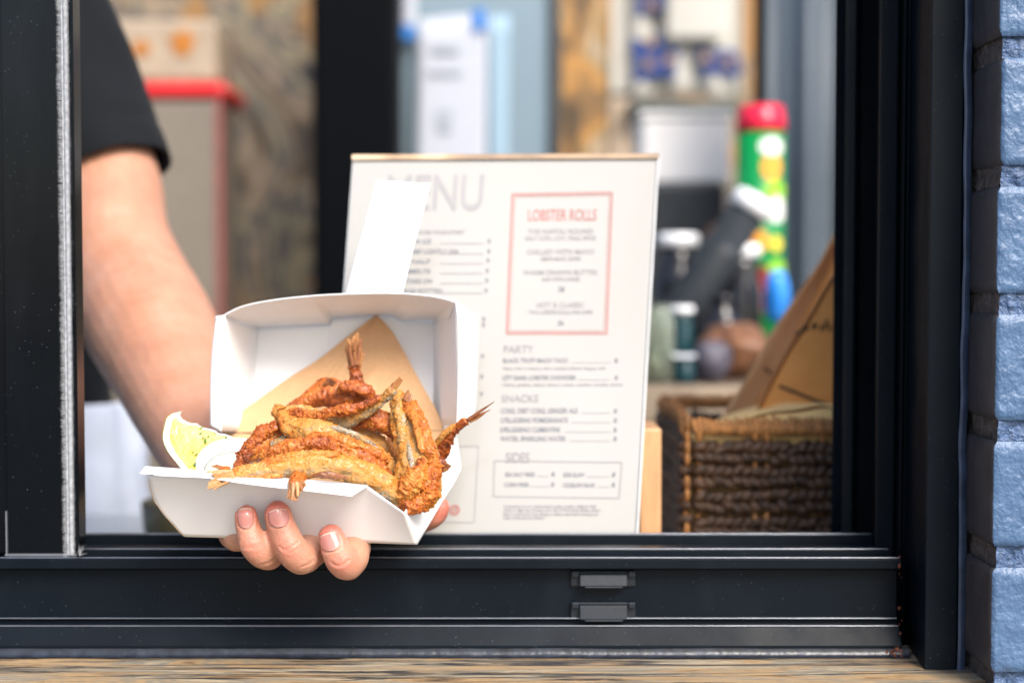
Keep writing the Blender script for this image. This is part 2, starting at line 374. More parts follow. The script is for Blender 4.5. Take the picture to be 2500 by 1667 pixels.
def eg(u, v): return P(*lerp_poly(pts, u))+Vector((-.0002-.0004*v, -.0004, 0))
grid(bm, eg, 12, 1); solid(obj('cut_edge', bm, M['card_edge'], bx), .0003)
# front flap folded outwards
loft('front_flap', [(339, 1157, -.026), (480, 1165, -.028), (620, 1184, -.029), (760, 1200, -.029), (858, 1212, -.028)],
     [(352, 1140, -.012), (500, 1150, -.012), (650, 1164, -.012), (800, 1176, -.012), (899, 1186, -.0125)], bx)
# lid
def slot(u):
    px = 630+(1095-630)*u; py = 799-20*u; Y = .1355; e = 0
    if 806 < px < 985: e = 17*min(1, (px-806)/7)**.5*min(1, max(0, (985-px)/32))
    if px > 1060: Y = .1355-(px-1060)/35*.05
    return (px, py-e, Y)
def lidf(u, v):
    a = Vector(P(*slot(u*.925))); a.y += .0008; b_ = P(610+447*u, 1052-8*u, .112); q = b_.lerp(a, v); q.y += .002*math.sin(math.pi*u)*math.sin(math.pi*v); return wob(q)
bm = bmesh.new(); grid(bm, lidf, 150, 24); lid = solid(obj('lid', bm, M['card'], bx), .00055)
loft('lid_left_side', [(541, 1054, .078), (610, 1052, .112)], [(547, 768, .070), (630, 798, .136)], bx)
loft('lid_right_side', [(1057, 1044, .112), (1115, 1036, .078)], [(1060, 780, .136), (1113, 737, .070)], bx, bow=-.0015)
bm = bmesh.new()
A = [(549, 768, .0695), (547, 870, .072), (544, 960, .075), (541, 1055, .078)]; B = [(527, 771, .072), (517, 868, .074), (514, 960, .077), (514, 1040, .08)]
grid(bm, lambda u, v: wob(P(*cr(A, u)).lerp(P(*cr(B, u)), v), .0004), 30, 6); solid(obj('lid_left_flap', bm, M['card'], bx), .00055)
bm = bmesh.new()
A = [(1112, 736, .0695), (1117, 780, .069), (1119, 831, .069), (1117, 940, .072), (1114, 1034, .0775)]; B = [(1169, 770, .085), (1168, 800, .085), (1167, 860, .085), (1164, 950, .087), (1158, 1028, .09)]
grid(bm, lambda u, v: wob(P(*cr(A, u)).lerp(P(*cr(B, u)), v), .0004), 30, 6); solid(obj('lid_right_flap', bm, M['card'], bx), .00055)
# lid top, faces down; slot at its fold
top_hi = [(548, 768, .070), (590, 748, .068), (660, 733, .066), (760, 722, .065), (860, 717, .065), (960, 716, .065), (1040, 721, .066), (1085, 729, .068), (1113, 738, .070)]
def slot(u):
    px = 630+(1095-630)*u; py = 799-20*u; Y = .1355
    e = 0
    if 806 < px < 985:
        e = 17*min(1, (px-806)/7)**.5*min(1, max(0, (985-px)/32))
    if px > 1060: Y = .1355-(px-1060)/35*.05
    return (px, py-e, Y-.0*e)
bm = bmesh.new()
grid(bm, lambda u, v: wob(P(*slot(u)).lerp(P(*cr(top_hi, u)), v), .0003), 150, 14); solid(obj('lid_top', bm, M['card'], bx), .00055)
# strip behind the lid with perforations
SL = [(845, 719, .085), (868, 630, .092), (893, 540, .099), (919, 441, .106)]; SRt = [(983, 716, .085), (1005, 622, .092), (1028, 535, .099), (1050, 450, .106)]
def strip(u, v, o=0): return P(*cr(SL, u)).lerp(P(*cr(SRt, u)), v)+Vector((0, -o, 0))
bm = bmesh.new(); grid(bm, lambda u, v: strip(u, v), 24, 8); st = solid(obj('closure_strip', bm, M['card'], bx), .0005)
bm = bmesh.new()
for u in (.735, .675, .275, .215):
    for k in range(6):
        v0 = .04+k*.165; a = [strip(u-.003, v0, .0009), strip(u+.003, v0, .0009), strip(u+.003, v0+.085, .0009), strip(u-.003, v0+.085, .0009)]
        bm.faces.new([bm.verts.new(q) for q in a])
obj('perforation', bm, M['dash'], st, False)
# glue flap crease on the left side
bm = bmesh.new()
cre = [(538, 800, .0735), (539, 873, .0745), (574, 895, .085)]
for a, b_ in zip(cre, cre[1:]):
    p, q = P(*a), P(*b_); n = Vector((.0003, -.0006, 0)); s = Vector((.00012, 0, .00012))
    bm.faces.new([bm.verts.new(x) for x in (p+n-s, q+n-s, q+n+s, p+n+s)])
obj('flap_crease', bm, M['dash'], lid, False)
# ------------------------------------------------------------------ kraft liner
ln_l = [(541, 1056, .098), (575, 1018, .1035), (630, 975, .108), (700, 926, .114), (780, 875, .120), (860, 812, .126), (917, 769, .1315)]
ln_r = [(1086, 1050, .098), (1068, 1005, .1035), (1040, 955, .108), (1012, 905, .114), (985, 855, .120), (955, 805, .126), (921, 769, .1315)]
bm = bmesh.new()
def lf(u, v):
    a = P(*cr(ln_l, v)).lerp(P(*cr(ln_r, v)), u); k = math.sin(math.pi*u)
    wv = .0016*noise.noise(Vector((u*3.1+v, v*2.2, 4)))+.0030*math.exp(-((u-.62-.25*(v-.3))/.05)**2)*math.sin(math.pi*min(1, v*1.6))+.0018*math.exp(-((u-.40+.35*(v-.3))/.03)**2)*math.sin(math.pi*min(1, v*1.4))+.0008*noise.noise(Vector((u*14, v*9, 1)))
    return a+Vector((0, -abs(wv)*k-.0008, 0))
grid(bm, lf, 80, 50)
lo1 = [(541, 1056, .098), (813, 1062, .098), (1086, 1050, .098)]; lo2 = [(585, 1150, .088), (813, 1160, .088), (1075, 1150, .09)]
grid(bm, lambda u, v: P(*cr(lo1, u)).lerp(P(*cr(lo2, u)), v)+Vector((0, -.0006, 0)), 60, 10)
fl2 = [(520, 1235, .045), (760, 1250, .045), (1040, 1240, .05)]
grid(bm, lambda u, v: P(*cr(lo2, u)).lerp(P(*cr(fl2, u)), v)+Vector((0, -.0006, .001)), 60, 10)
solid(obj_l := obj('kraft_liner', bm, M['kraft']), .00015)
tag(obj_l, 'triangle of brown kraft paper lining the white card box behind the fried fish', 'paper liner')
# ------------------------------------------------------------------ fried fish
def fish_mat():
    m, nt, b = base_mat('crisp_fried_fish', .42)
    at = nt.nodes.new('ShaderNodeAttribute'); at.attribute_name = 'crust'; v = coords(nt)
    n1 = nz(nt, v, 130, 5, .65); n2 = nz(nt, v, 520, 4, .6)
    def mth(op, a, b_, c=None):
        q = nt.nodes.new('ShaderNodeMath'); q.operation = op
        for i, x in enumerate((a, b_, c)):
            if x is None: continue
            if isinstance(x, (int, float)): q.inputs[i].default_value = x
            else: nt.links.new(x, q.inputs[i])
        return q.outputs[0]
    f = mth('MULTIPLY_ADD', n1, .62, mth('ADD', at.outputs['Fac'], -.31)); f = mth('MULTIPLY_ADD', n2, .42, mth('ADD', f, -.21))
    c = ramp(nt, f, [(.0, (.08, .06, .04)), (.08, (.40, .35, .27)), (.16, (.26, .17, .08)), (.26, (.44, .24, .075)), (.38, (.52, .225, .038)), (.50, (.50, .150, .018)), (.64, (.36, .080, .010)), (.80, (.19, .038, .008)), (1.0, (.045, .012, .005))])
    nt.links.new(c, b.inputs['Base Color'])
    b.inputs['Coat Weight'].default_value = .25; b.inputs['Coat Roughness'].default_value = .10; b.inputs['Specular IOR Level'].default_value = .35
    b.inputs['Subsurface Weight'].default_value = .10; b.inputs['Subsurface Scale'].default_value = .0015; b.inputs['Subsurface Radius'].default_value = (1, .4, .15)
    nt.links.new(ramp(nt, n2, [(.3, (.22, .22, .22)), (.7, (.55, .55, .55))]), b.inputs['Roughness'])
    vo = nt.nodes.new('ShaderNodeTexVoronoi'); vo.inputs['Scale'].default_value = 1100; nt.links.new(v, vo.inputs['Vector'])
    a = bump(nt, b, vo.outputs['Distance'], .35, .0005)
    bump(nt, b, nz(nt, v, 900, 5, .7), .75, .0008, a)
    return m
M['fish'] = fish_mat()
def fin_mat():
    m, nt, b = base_mat('crisp_fried_fin', .5); at = nt.nodes.new('ShaderNodeAttribute'); at.attribute_name = 'crust'; v = coords(nt)
    q = nt.nodes.new('ShaderNodeMath'); q.operation = 'MULTIPLY_ADD'; nt.links.new(nz(nt, v, 420, 5, .7), q.inputs[0]); q.inputs[1].default_value = .7
    q2 = nt.nodes.new('ShaderNodeMath'); q2.operation = 'ADD'; nt.links.new(at.outputs['Fac'], q2.inputs[0]); q2.inputs[1].default_value = -.35; nt.links.new(q2.outputs[0], q.inputs[2])
    nt.links.new(ramp(nt, q.outputs[0], [(.10, (.52, .34, .18)), (.28, (.44, .22, .075)), (.48, (.32, .125, .032)), (.72, (.20, .060, .015)), (.95, (.07, .022, .010))]), b.inputs['Base Color'])
    b.inputs['Coat Weight'].default_value = .25; b.inputs['Coat Roughness'].default_value = .2
    bump(nt, b, nz(nt, v, 1100, 4, .7), .6, .0006); return m
M['fin'] = fin_mat()
_t = bmesh.new(); bmesh.ops.create_icosphere(_t, subdivisions=1, radius=1); CRV = [v.co.copy() for v in _t.verts]; CRF = [[v.index for v in f.verts] for f in _t.faces]; _t.free()
def strand(bm, lay, pts, crust=.5, top=None, flat=.8, amp=.0008, bub=0.0, nu=150, nv=44, seed=0, twist=0):
    """tube through (px,py,Y,radius px); crust 0 silvery .. 1 dark brown; top = crust value on the upper side"""
    cen = []; rad = []
    for i in range(nu+1):
        a = cr(pts, i/nu); cen.append(P(a[0], a[1], a[2])); rad.append(max(.0002, mm(a[3], a[2])))
    ds = sum((a-b_).length for a, b_ in zip(cen, cen[1:]))/nu; irr = .26 if max(rad) < .0045 and amp > .0006 else .13
    rings = []
    for i in range(nu+1):
        t = (cen[min(nu, i+1)]-cen[max(0, i-1)]).normalized(); vd = (cen[i]-CAM).normalized()
        s = t.cross(vd).normalized(); dd = s.cross(t).normalized()
        if s.z < 0: s = -s
        ring = []; u = i/nu
        e = min(1, (u/.05)**.5 if u < .05 else 1, ((1-u)/.05)**.5 if u > .95 else 1)
        for k in range(nv):
            a = 2*math.pi*k/nv+twist*u; ca, sa = math.cos(a), math.sin(a)
            sv = Vector((seed*3.1, seed, 0))
            n = (s*ca+dd*sa*flat); L_ = i*ds; r = rad[i]*e*(1+irr*noise.noise(Vector((ca*1.3, sa*1.3+seed, L_*110)))+irr*.8*noise.noise(Vector((ca*2.6+seed, sa*2.6, L_*260)))); q = cen[i]+n*r
            d = amp*(1.1*noise.noise(q*120+sv)+.55*noise.noise(q*360+sv)+.5*noise.noise(q*800+sv)+.3*noise.noise(q*1600+sv))
            bu = bub if not isinstance(bub, tuple) else bub[0]+(bub[1]-bub[0])*max(0, (u-.62)/.38)**.7
            if bu:
                bub_ = bu
                d += bub_*max(0, noise.noise(q*430+sv)-.0)*2.2+bub_*.8*abs(noise.noise(q*800+sv))
            q += (n.normalized())*d*min(1, r/.0025)
            vv = bm.verts.new(q)
            c = crust
            if top is not None:
                x = max(0, min(1, (ca*1.0+.15+.7*noise.noise(q*110+sv))*1.3+.5)); c = crust+(top-crust)*x
            vv[lay] = c+.12*noise.noise(q*70+sv); ring.append(vv)
        rings.append(ring)
    for i in range(nu):
        for k in range(nv):
            bm.faces.new((rings[i][k], rings[i][(k+1) % nv], rings[i+1][(k+1) % nv], rings[i+1][k]))
    bm.faces.new(rings[0][::-1]); bm.faces.new(rings[-1])
    if amp >= .0006:       # loose crumbs and flakes of batter stuck to the surface
        rn = random.Random(seed+900); cnt = int(sum(rad)/nu*ds*nu*6.28*(2.6e6 if bub else 1.3e6)*.5)
        for _ in range(min(cnt, 700)):
            i = rn.randrange(2, nu-1); k = rn.randrange(nv); v0 = rings[i][k]; nrm = (v0.co-cen[i]).normalized()
            if nrm.dot((CAM-v0.co).normalized()) < -.2 or noise.noise(v0.co*190+Vector((seed, 0, 0))) < (-.05 if bub else .08): continue
            flk = rn.random() < .3; rr = rn.uniform(.00022, .00062) if not flk else rn.uniform(.0005, .0012)
            tv = CRV; q1 = nrm.orthogonal().normalized(); q2 = nrm.cross(q1); th = rn.uniform(0, 6.28); a1 = q1*math.cos(th)+q2*math.sin(th); a2 = nrm.cross(a1)
            sx, sy, sz = (rn.uniform(.7, 1.2), rn.uniform(.6, 1), rn.uniform(.6, 1.1)) if not flk else (1.2, rn.uniform(.4, .8), .35)
            c0 = v0.co+nrm*rr*.1; nvs = []
            for x in tv:
                j = 1+rn.uniform(-.25, .25); vv = bm.verts.new(c0+(a1*x.x*sx+a2*x.y*sy+(nrm+a1*(.5 if flk else 0))*x.z*sz)*rr*j); vv[lay] = v0[lay]+rn.uniform(-.12, .14); nvs.append(vv)
            for f_ in CRF: bm.faces.new([nvs[x] for x in f_])
def fan(bm, lay, base, tips, w0=7, w1=5, crust=.6, seed=0, web=True):
    """tail fin: ragged rays from base to tips"""
    rs = []; bl = base if not isinstance(base, tuple) else [base]*len(tips); nb, ntp = [], []; rq = random.Random(seed+7)
    for j in range(len(tips)):
        nb.append(bl[j]); ntp.append(tips[j])
        if j < len(tips)-1 and web:
            for f in (.33, .66):
                b1 = tuple(x+(y-x)*f for x, y in zip(bl[j], bl[j+1])); t1 = tuple(x+(y-x)*f for x, y in zip(tips[j], tips[j+1])); k = rq.uniform(.86, 1.03)
                nb.append(b1); ntp.append(tuple(x+(y-x)*k for x, y in zip(b1, t1)))
    if web: base, tips, w0, w1 = nb, ntp, w0*.62, w1*.62
    for j, tp in enumerate(tips):
        b0 = base if isinstance(base, tuple) else base[j]
        md = tuple((x+y)/2 for x, y in zip(b0, tp)); rn = random.Random(seed*50+j)
        p = [(*b0, w0), (md[0]+rn.uniform(-2, 2), md[1]+rn.uniform(-2, 2), md[2], w0*.7), (*tp, w1*.45)]
        strand(bm, lay, p, crust+rn.uniform(-.15, .12), flat=.45, amp=.00035, nu=26, nv=12, seed=seed+j); rs.append(p)
    if web:
        for a, b_ in zip(rs, rs[1:]):
            prev = None
            for i in range(15):
                f = i/14*.97; q = cr(a, f); r = cr(b_, f); row = []
                for k in range(5):
                    x = [m_+(n_-m_)*k/4 for m_, n_ in zip(q, r)]
                    pt = P(x[0], x[1], x[2]); pt += Vector((0, .0007*noise.noise(pt*900+Vector((seed, 0, 0))), 0))
                    vv = bm.verts.new(pt); vv[lay] = crust+.2*noise.noise(pt*700); row.append(vv)
                if prev:
                    for k in range(4): bm.faces.new((prev[k], prev[k+1], row[k+1], row[k]))
                prev = row
def fish(label, loc, body, tail=None, fins=()):
    t = thing('fried_fish', label, 'fried fish', tuple(P(*loc)), 'small whole fried fish piled in the box')
    n = 0
    def mk(name, fnlist):
        bm = bmesh.new(); lay = bm.verts.layers.float.new('crust')
        for fn, a, k in fnlist: fn(bm, lay, *a, **k)
        return obj(name, bm, M['fish' if name == 'body' else 'fin'], t)
    mk('body', body)
    if tail: mk('tail', tail)
    for f in fins: mk('fin', f)
    return t
st_ = lambda *a, **k: (strand, a, k)
fn_ = lambda *a, **k: (fan, a, k)
# upright tail at the back
fish('fried fish at the back with only its upright frayed brown tail standing above the pile', (868, 950, .075),
     [st_([(876, 990, .075, 17), (872, 955, .074, 15), (868, 930, .073, 16), (866, 908, .073, 13), (864, 893, .073, 13)], .66, top=.72, amp=.0010, bub=.0003, nu=70, seed=1)],
     [fn_([(857, 900, .073), (862, 900, .072), (867, 900, .072), (872, 898, .073), (876, 900, .073)],
          [(841, 850, .073), (848, 826, .071), (861, 822, .0715), (873, 810, .073), (888, 862, .073)], w0=8, w1=8, crust=.50, seed=3),
      fn_([(863, 896, .070), (868, 894, .070), (873, 893, .070)], [(853, 838, .069), (867, 828, .069), (882, 824, .070)], w0=6, w1=5, crust=.62, seed=9, web=False)])
# dark red fish at the back
fish('dark reddish brown fried fish at the back of the pile with a pointed fin', (800, 990, .062),
     [st_([(688, 1006, .058, 8), (722, 992, .06, 14), (762, 974, .061, 24), (797, 961, .062, 36), (835, 968, .062, 33), (872, 968, .062, 32), (900, 968, .06, 23), (912, 980, .06, 9)], .69, top=.62, flat=.6, amp=.0010, bub=.0003, seed=4),
      st_([(822, 955, .055, 5), (840, 948, .054, 12), (862, 946, .054, 15), (884, 952, .054, 15), (903, 962, .055, 12), (908, 985, .056, 6)], .64, amp=.001, bub=.0005, nu=80, nv=30, seed=5)],
     None, [[fn_([(790, 940, .058), (800, 938, .058), (808, 940, .058)], [(800, 924, .057), (806, 922, .057), (822, 934, .057)], w0=6, w1=5, crust=.78, seed=6),
             fn_([(890, 950, .055), (897, 952, .055)], [(903, 941, .055), (906, 946, .055)], w0=5, w1=4, crust=.5, seed=8)]])
# thin tail to the right
fish('thin fried fish whose forked tail pokes out over the right edge of the box', (1075, 1100, .035),
     [st_([(1052, 1135, .045, 18), (1072, 1104, .042, 21), (1087, 1076, .038, 18), (1102, 1056, .035, 13), (1122, 1040, .032, 10), (1142, 1026, .03, 8)], .70, top=.62, flat=.7, amp=.0009, bub=.0003, seed=11),
      st_([(1062, 1088, .036, 5), (1080, 1065, .033, 7), (1100, 1045, .032, 6), (1112, 1035, .031, 3)], .38, amp=.0006, nu=60, nv=20, seed=12)],
     [fn_([(1138, 1028, .03), (1140, 1026, .029)], [(1207, 980, .027), (1190, 992, .027)], w0=7, w1=3, crust=.68, seed=13),
      fn_([(1144, 1028, .03), (1146, 1030, .03)], [(1198, 1000, .028), (1180, 1012, .028)], w0=6, w1=3, crust=.66, seed=14)])
fish('small broken fried tail piece sticking out low on the right behind the upright fish', (1078, 1135, .035),
     [st_([(1050, 1128, .04, 22), (1070, 1134, .038, 22), (1086, 1140, .036, 15)], .78, flat=.6, amp=.0009, nu=50, seed=15)],
     [fn_([(1080, 1128, .036), (1084, 1138, .036), (1082, 1150, .036)], [(1092, 1131, .035), (1103, 1137, .035), (1096, 1146, .035)], w0=7, w1=4, crust=.7, seed=16)])
# middle behind
fish('brown fried fish wedged in the middle behind the others, silvery underside showing', (905, 1070, .042),
     [st_([(838, 1040, .046, 10), (868, 1052, .044, 19), (905, 1075, .042, 24), (945, 1100, .04, 24), (975, 1125, .04, 18)], .12, top=.38, amp=.0007, seed=17),
      st_([(862, 1048, .038, 8), (885, 1028, .036, 20), (912, 1022, .035, 26), (940, 1034, .035, 26), (965, 1062, .036, 18), (975, 1085, .038, 8)], .66, top=.58, flat=.6, amp=.001, bub=.0003, seed=18)])
# left cluster
fish('fried fish at the left of the pile, knobbly dark head by the sauce cup', (650, 1085, .025),
     [st_([(592, 1118, .018, 16), (612, 1102, .02, 27), (640, 1083, .024, 33), (672, 1068, .028, 34), (710, 1068, .03, 30), (750, 1090, .032, 20)], .50, top=.62, flat=.8, amp=.0010, bub=.0004, seed=19),
      st_([(588, 1100, .015, 10), (597, 1122, .014, 17), (606, 1130, .014, 13)], .74, amp=.001, bub=.0013, nu=60, nv=40, seed=20),
      st_([(604, 1100, .016, 9), (625, 1070, .018, 12), (650, 1048, .02, 13), (680, 1040, .022, 10)], .64, amp=.001, bub=.0009, nu=90, nv=32, seed=21),
      st_([(660, 1090, .019, 8), (690, 1078, .020, 14), (716, 1070, .022, 12), (730, 1075, .024, 5)], .08, amp=.0008, nu=60, nv=28, seed=22)])
# diagonal, tail raised
fish('slim fried fish lying diagonally across the middle, its thin tail raised to the right', (830, 1020, .03),
     [st_([(700, 1022, .04, 8), (745, 1030, .038, 13), (790, 1038, .034, 19), (835, 1030, .032, 22), (875, 1012, .03, 18), (910, 994, .028, 13), (938, 972, .026, 11), (955, 956, .024, 13), (962, 946, .024, 10)], .12, top=.34, amp=.0008, seed=23),
      st_([(700, 1005, .034, 8), (735, 1012, .03, 11), (775, 1014, .026, 12), (815, 1004, .024, 12), (860, 997, .023, 11), (895, 985, .023, 8), (930, 968, .023, 5)], .62, amp=.0011, bub=.0004, nu=160, nv=32, seed=24),
      st_([(688, 1012, .036, 10), (710, 1004, .036, 13), (745, 1003, .036, 12), (775, 1006, .036, 8)], .36, amp=.001, bub=.0003, nu=80, nv=30, seed=25)],
     [fn_([(955, 952, .023), (960, 950, .023), (963, 948, .023)], [(958, 935, .022), (976, 919, .022), (983, 926, .022)], w0=7, w1=5, crust=.52, seed=26),
      fn_([(952, 962, .022), (956, 958, .022)], [(951, 944, .022), (962, 936, .022)], w0=7, w1=4, crust=.45, seed=27)])
# big orange one above the front fish
fish('broad orange fried fish above the front one, curled at its left end', (830, 1085, .015),
     [st_([(690, 1004, .022, 12), (694, 1022, .02, 18), (715, 1044, .018, 29), (755, 1060, .016, 36), (805, 1078, .016, 42), (860, 1098, .017, 42), (910, 1126, .018, 38), (955, 1156, .02, 26), (980, 1180, .02, 12)], .46, top=.38, flat=.7, amp=.0011, bub=.0002, seed=28),
      st_([(664, 1000, .024, 9), (676, 1004, .024, 14), (690, 1008, .022, 11), (692, 1000, .022, 5)], .42, amp=.0009, bub=.0008, nu=50, nv=30, seed=29),
      st_([(632, 1114, .006, 7), (655, 1108, .004, 14), (700, 1096, .004, 17), (745, 1086, .005, 17), (790, 1086, .006, 19), (835, 1096, .007, 19), (880, 1118, .008, 20), (920, 1140, .009, 18), (958, 1164, .011, 10)], .60, amp=.0013, bub=.0003, nu=220, nv=34, seed=30),
      st_([(742, 1072, .009, 6), (790, 1064, .008, 12), (830, 1072, .008, 13), (872, 1088, .009, 14), (915, 1106, .011, 13), (950, 1130, .013, 8)], .52, amp=.0012, nu=120, nv=28, seed=31),
      st_([(806, 1040, .014, 4), (850, 1056, .013, 8), (890, 1074, .014, 8), (925, 1100, .016, 5)], .10, amp=.0006, nu=80, nv=22, seed=32)])
# front fish
fish('long golden fried fish in front, tail draped over the left of the front flap', (800, 1140, -.006),
     [st_([(566, 1157, -.0185, 13), (590, 1153, -.0175, 15), (620, 1148, -.015, 18), (660, 1143, -.012, 23), (710, 1138, -.010, 28), (765, 1134, -.008, 32), (820, 1138, -.005, 33), (875, 1153, -.003, 33), (925, 1176, .0, 33), (962, 1202, .002, 28), (985, 1228, .004, 15)], .22, top=.40, flat=.75, amp=.0007, nu=260, nv=56, seed=33),
      st_([(600, 1144, -.015, 5), (640, 1136, -.013, 9), (690, 1122, -.0115, 12), (740, 1114, -.010, 14), (790, 1110, -.009, 11), (830, 1108, -.007, 5)], .44, amp=.0009, bub=.0003, nu=140, nv=28, seed=34),
      st_([(690, 1160, -.014, 5), (640, 1163, -.015, 8), (610, 1166, -.017, 6), (580, 1166, -.018, 4)], .5, amp=.0009, bub=.0006, nu=90, nv=24, seed=35)],
     [fn_([(570, 1152, -.019), (572, 1157, -.0195), (573, 1161, -.020), (572, 1166, -.020)], [(504, 1152, -.026), (522, 1163, -.029), (508, 1178, -.033), (506, 1192, -.035)], w0=10, w1=9, crust=.34, seed=36),
      fn_([(570, 1164, -.021), (574, 1168, -.022)], [(520, 1196, -.036), (542, 1184, -.034)], w0=8, w1=5, crust=.22, seed=37)],
     [[st_([(762, 1160, -.018, 3), (785, 1158, -.019, 7), (815, 1161, -.018, 7), (850, 1165, -.015, 4)], .68, flat=.4, amp=.0007, nu=60, nv=18, seed=38)]])
# right, upright with crisp head
fish('large fried fish upright on the right, bubbly head down at the box corner', (1015, 1120, .015),
     [st_([(963, 950, .038, 7), (970, 966, .037, 16), (978, 990, .034, 28), (990, 1025, .030, 38), (1003, 1065, .024, 45), (1014, 1105, .018, 52), (1021, 1145, .012, 54), (1024, 1185, .008, 50), (1018, 1220, .006, 42), (1010, 1246, .006, 22)], .36, top=None, flat=.62, amp=.0010, bub=(.0002, .0011), nu=260, nv=64, seed=40),
      st_([(985, 1235, .003, 10), (992, 1205, .001, 22), (1008, 1175, .000, 26), (1024, 1150, .002, 22), (1030, 1120, .006, 10)], .50, amp=.0011, bub=.0009, nu=140, nv=44, seed=41),
      st_([(988, 1210, .003, 8), (995, 1230, .002, 18), (1016, 1234, .001, 22), (1038, 1212, .002, 22), (1052, 1178, .004, 21), (1058, 1140, .007, 17), (1056, 1100, .012, 10)], .58, amp=.0011, bub=.0009, nu=200, nv=44, seed=42),
      st_([(982, 975, .034, 6), (1000, 990, .029, 16), (1014, 1010, .025, 19), (1026, 1040, .019, 17), (1040, 1080, .013, 15), (1052, 1112, .010, 14), (1060, 1140, .008, 8)], .52, amp=.0011, bub=.0003, nu=200, nv=34, seed=43),
      st_([(1010, 1018, .018, 5), (1018, 1045, .014, 9), (1026, 1078, .009, 10), (1034, 1105, .007, 6)], .47, flat=.5, amp=.0008, nu=80, nv=24, seed=44),
      st_([(972, 985, .031, 6), (974, 1010, .026, 12), (982, 1045, .0215, 12), (986, 1080, .0175, 12), (984, 1110, .015, 6)], .24, amp=.0011, nu=100, nv=26, seed=45),
      st_([(996, 1075, .0155, 4), (1002, 1110, .0095, 8), (1008, 1145, .0045, 8), (1002, 1170, .002, 5)], .04, amp=.0006, nu=60, nv=22, seed=46)],
     None, [[fn_([(985, 975, .03), (998, 985, .028)], [(997, 951, .03), (1003, 960, .03)], w0=8, w1=5, crust=.62, seed=47)],
            [fn_([(946, 1075, .01), (952, 1090, .008), (962, 1112, .006)], [(944, 1067, .01), (955, 1070, .007), (968, 1108, .004)], w0=6, w1=5, crust=.6, seed=48)]])
# hanging tail over the flap
fish('fried fish mostly buried, its short brown tail hanging down over the front flap', (722, 1165, -.014),
     [st_([(745, 1150, -.006, 18), (730, 1162, -.014, 19), (722, 1172, -.024, 17), (720, 1182, -.030, 15)], .6, flat=.6, amp=.0008, nu=50, seed=50)],
     [fn_([(710, 1176, -.031), (717, 1178, -.032), (724, 1178, -.032), (732, 1176, -.031)], [(702, 1216, -.035), (709, 1221, -.036), (725, 1223, -.036), (746, 1186, -.034)], w0=11, w1=10, crust=.5, seed=51),
      fn_([(716, 1176, -.033), (724, 1176, -.033)], [(713, 1221, -.037), (727, 1212, -.037)], w0=7, w1=6, crust=.52, seed=53, web=False)])
fish('tiny brown tail tip peeking from behind the front tail beside the sauce cup', (530, 1140, -.004),
     [st_([(560, 1146, .0, 7), (545, 1144, -.003, 7), (534, 1143, -.005, 5)], .6, amp=.0005, nu=30, nv=16, seed=54)],
     [fn_([(540, 1140, -.004), (538, 1143, -.005)], [(531, 1134, -.006), (514, 1135, -.007)], w0=5, w1=4, crust=.55, seed=55)])
# ------------------------------------------------------------------ sauce cup, lemon
M['plastic'] = plain('white_plastic_cup', (.80, .80, .79), .3, var=.02, sss=.2)
M['sauce'] = plain('pale_cream_sauce', (.72, .66, .55), .3, var=.06, vs=90, bs=.4, bd=.001, bscale=90, sss=.3)
cc = P(592, 1144, .016); ax = Vector((.22, -.50, .85)).normalized()
cup = thing('sauce_cup', 'small white plastic dip cup of pale sauce between the lemon and the fish', 'dip cup', tuple(cc-ax*.02))
bm = bmesh.new(); lathe(bm, [(.0005, -.009), (.018, -.009), (.0185, -.0085), (.0222, 0), (.0242, .0002), (.0248, .0013), (.0240, .0021), (.0220, .0015), (.0216, .0), (.0210, -.002), (.0206, -.0045)], cc, 64, ax)
obj('cup', bm, M['plastic'], cup)
bm = bmesh.new(); lathe(bm, [(.0204, -.0042), (.016, -.0036), (.0005, -.0038)], cc, 48, ax); obj('sauce', bm, M['sauce'], cup)
# lemon wedge: cut face outline (px) with real thickness behind it
def pulp_mat():
    m, nt, b = base_mat('lemon_pulp', .22); v = coords(nt)
    vo = nt.nodes.new('ShaderNodeTexVoronoi'); vo.feature = 'DISTANCE_TO_EDGE'; vo.inputs['Scale'].default_value = 260
    nt.links.new(coords(nt, (1, 1, .35)), vo.inputs['Vector'])
    a = ramp(nt, nz(nt, v, 60, 4), [(.3, (.66, .46, .08)), (.55, (.70, .54, .17)), (.75, (.72, .62, .32))])
    nt.links.new(mixc(nt, ramp(nt, vo.outputs['Distance'], [(0, (.35, .35, .35)), (.05, (0, 0, 0))]), a, (.74, .66, .30)), b.inputs['Base Color'])
    b.inputs['Subsurface Weight'].default_value = .5; b.inputs['Subsurface Scale'].default_value = .004; b.inputs['Coat Weight'].default_value = .4
    bump(nt, b, vo.outputs['Distance'], .3, .001); return m
M['pulp'] = pulp_mat()
M['pith'] = plain('white_lemon_pith', (.86, .85, .76), .6, var=.03, sss=.3, bs=.2)
M['peel'] = plain('yellow_lemon_peel', (.80, .60, .05), .4, var=.15, vs=300, bs=.5, bscale=700)
lem = thing('lemon_wedge', 'lemon wedge with chopped green herbs at the left end of the white box', 'lemon wedge', tuple(P(490, 1130, .018)))
rind = [(422, 1010), (409, 1020), (404, 1035), (400, 1055), (399, 1072), (404, 1088), (411, 1102), (421, 1116), (433, 1131), (448, 1147), (470, 1156)]
topE = [(422, 1010), (433, 1022), (441, 1030), (447, 1031), (452, 1030), (457, 1036), (468, 1037), (479, 1036), (487, 1042), (496, 1047), (510, 1049), (526, 1054), (535, 1061), (548, 1062), (566, 1069), (585, 1076), (606, 1086)]
botE = [(470, 1156), (510, 1150), (550, 1120), (580, 1100), (606, 1086)]
def lemY(px, py): return .036+.030*((px-400)/200)+.012*(1150-py)/140
def li(u):
    return cr(rind, u)
def le(u):  # opposite side: top edge then bottom edge mapped so that fans work
    a = cr([p for p in topE], u); return a
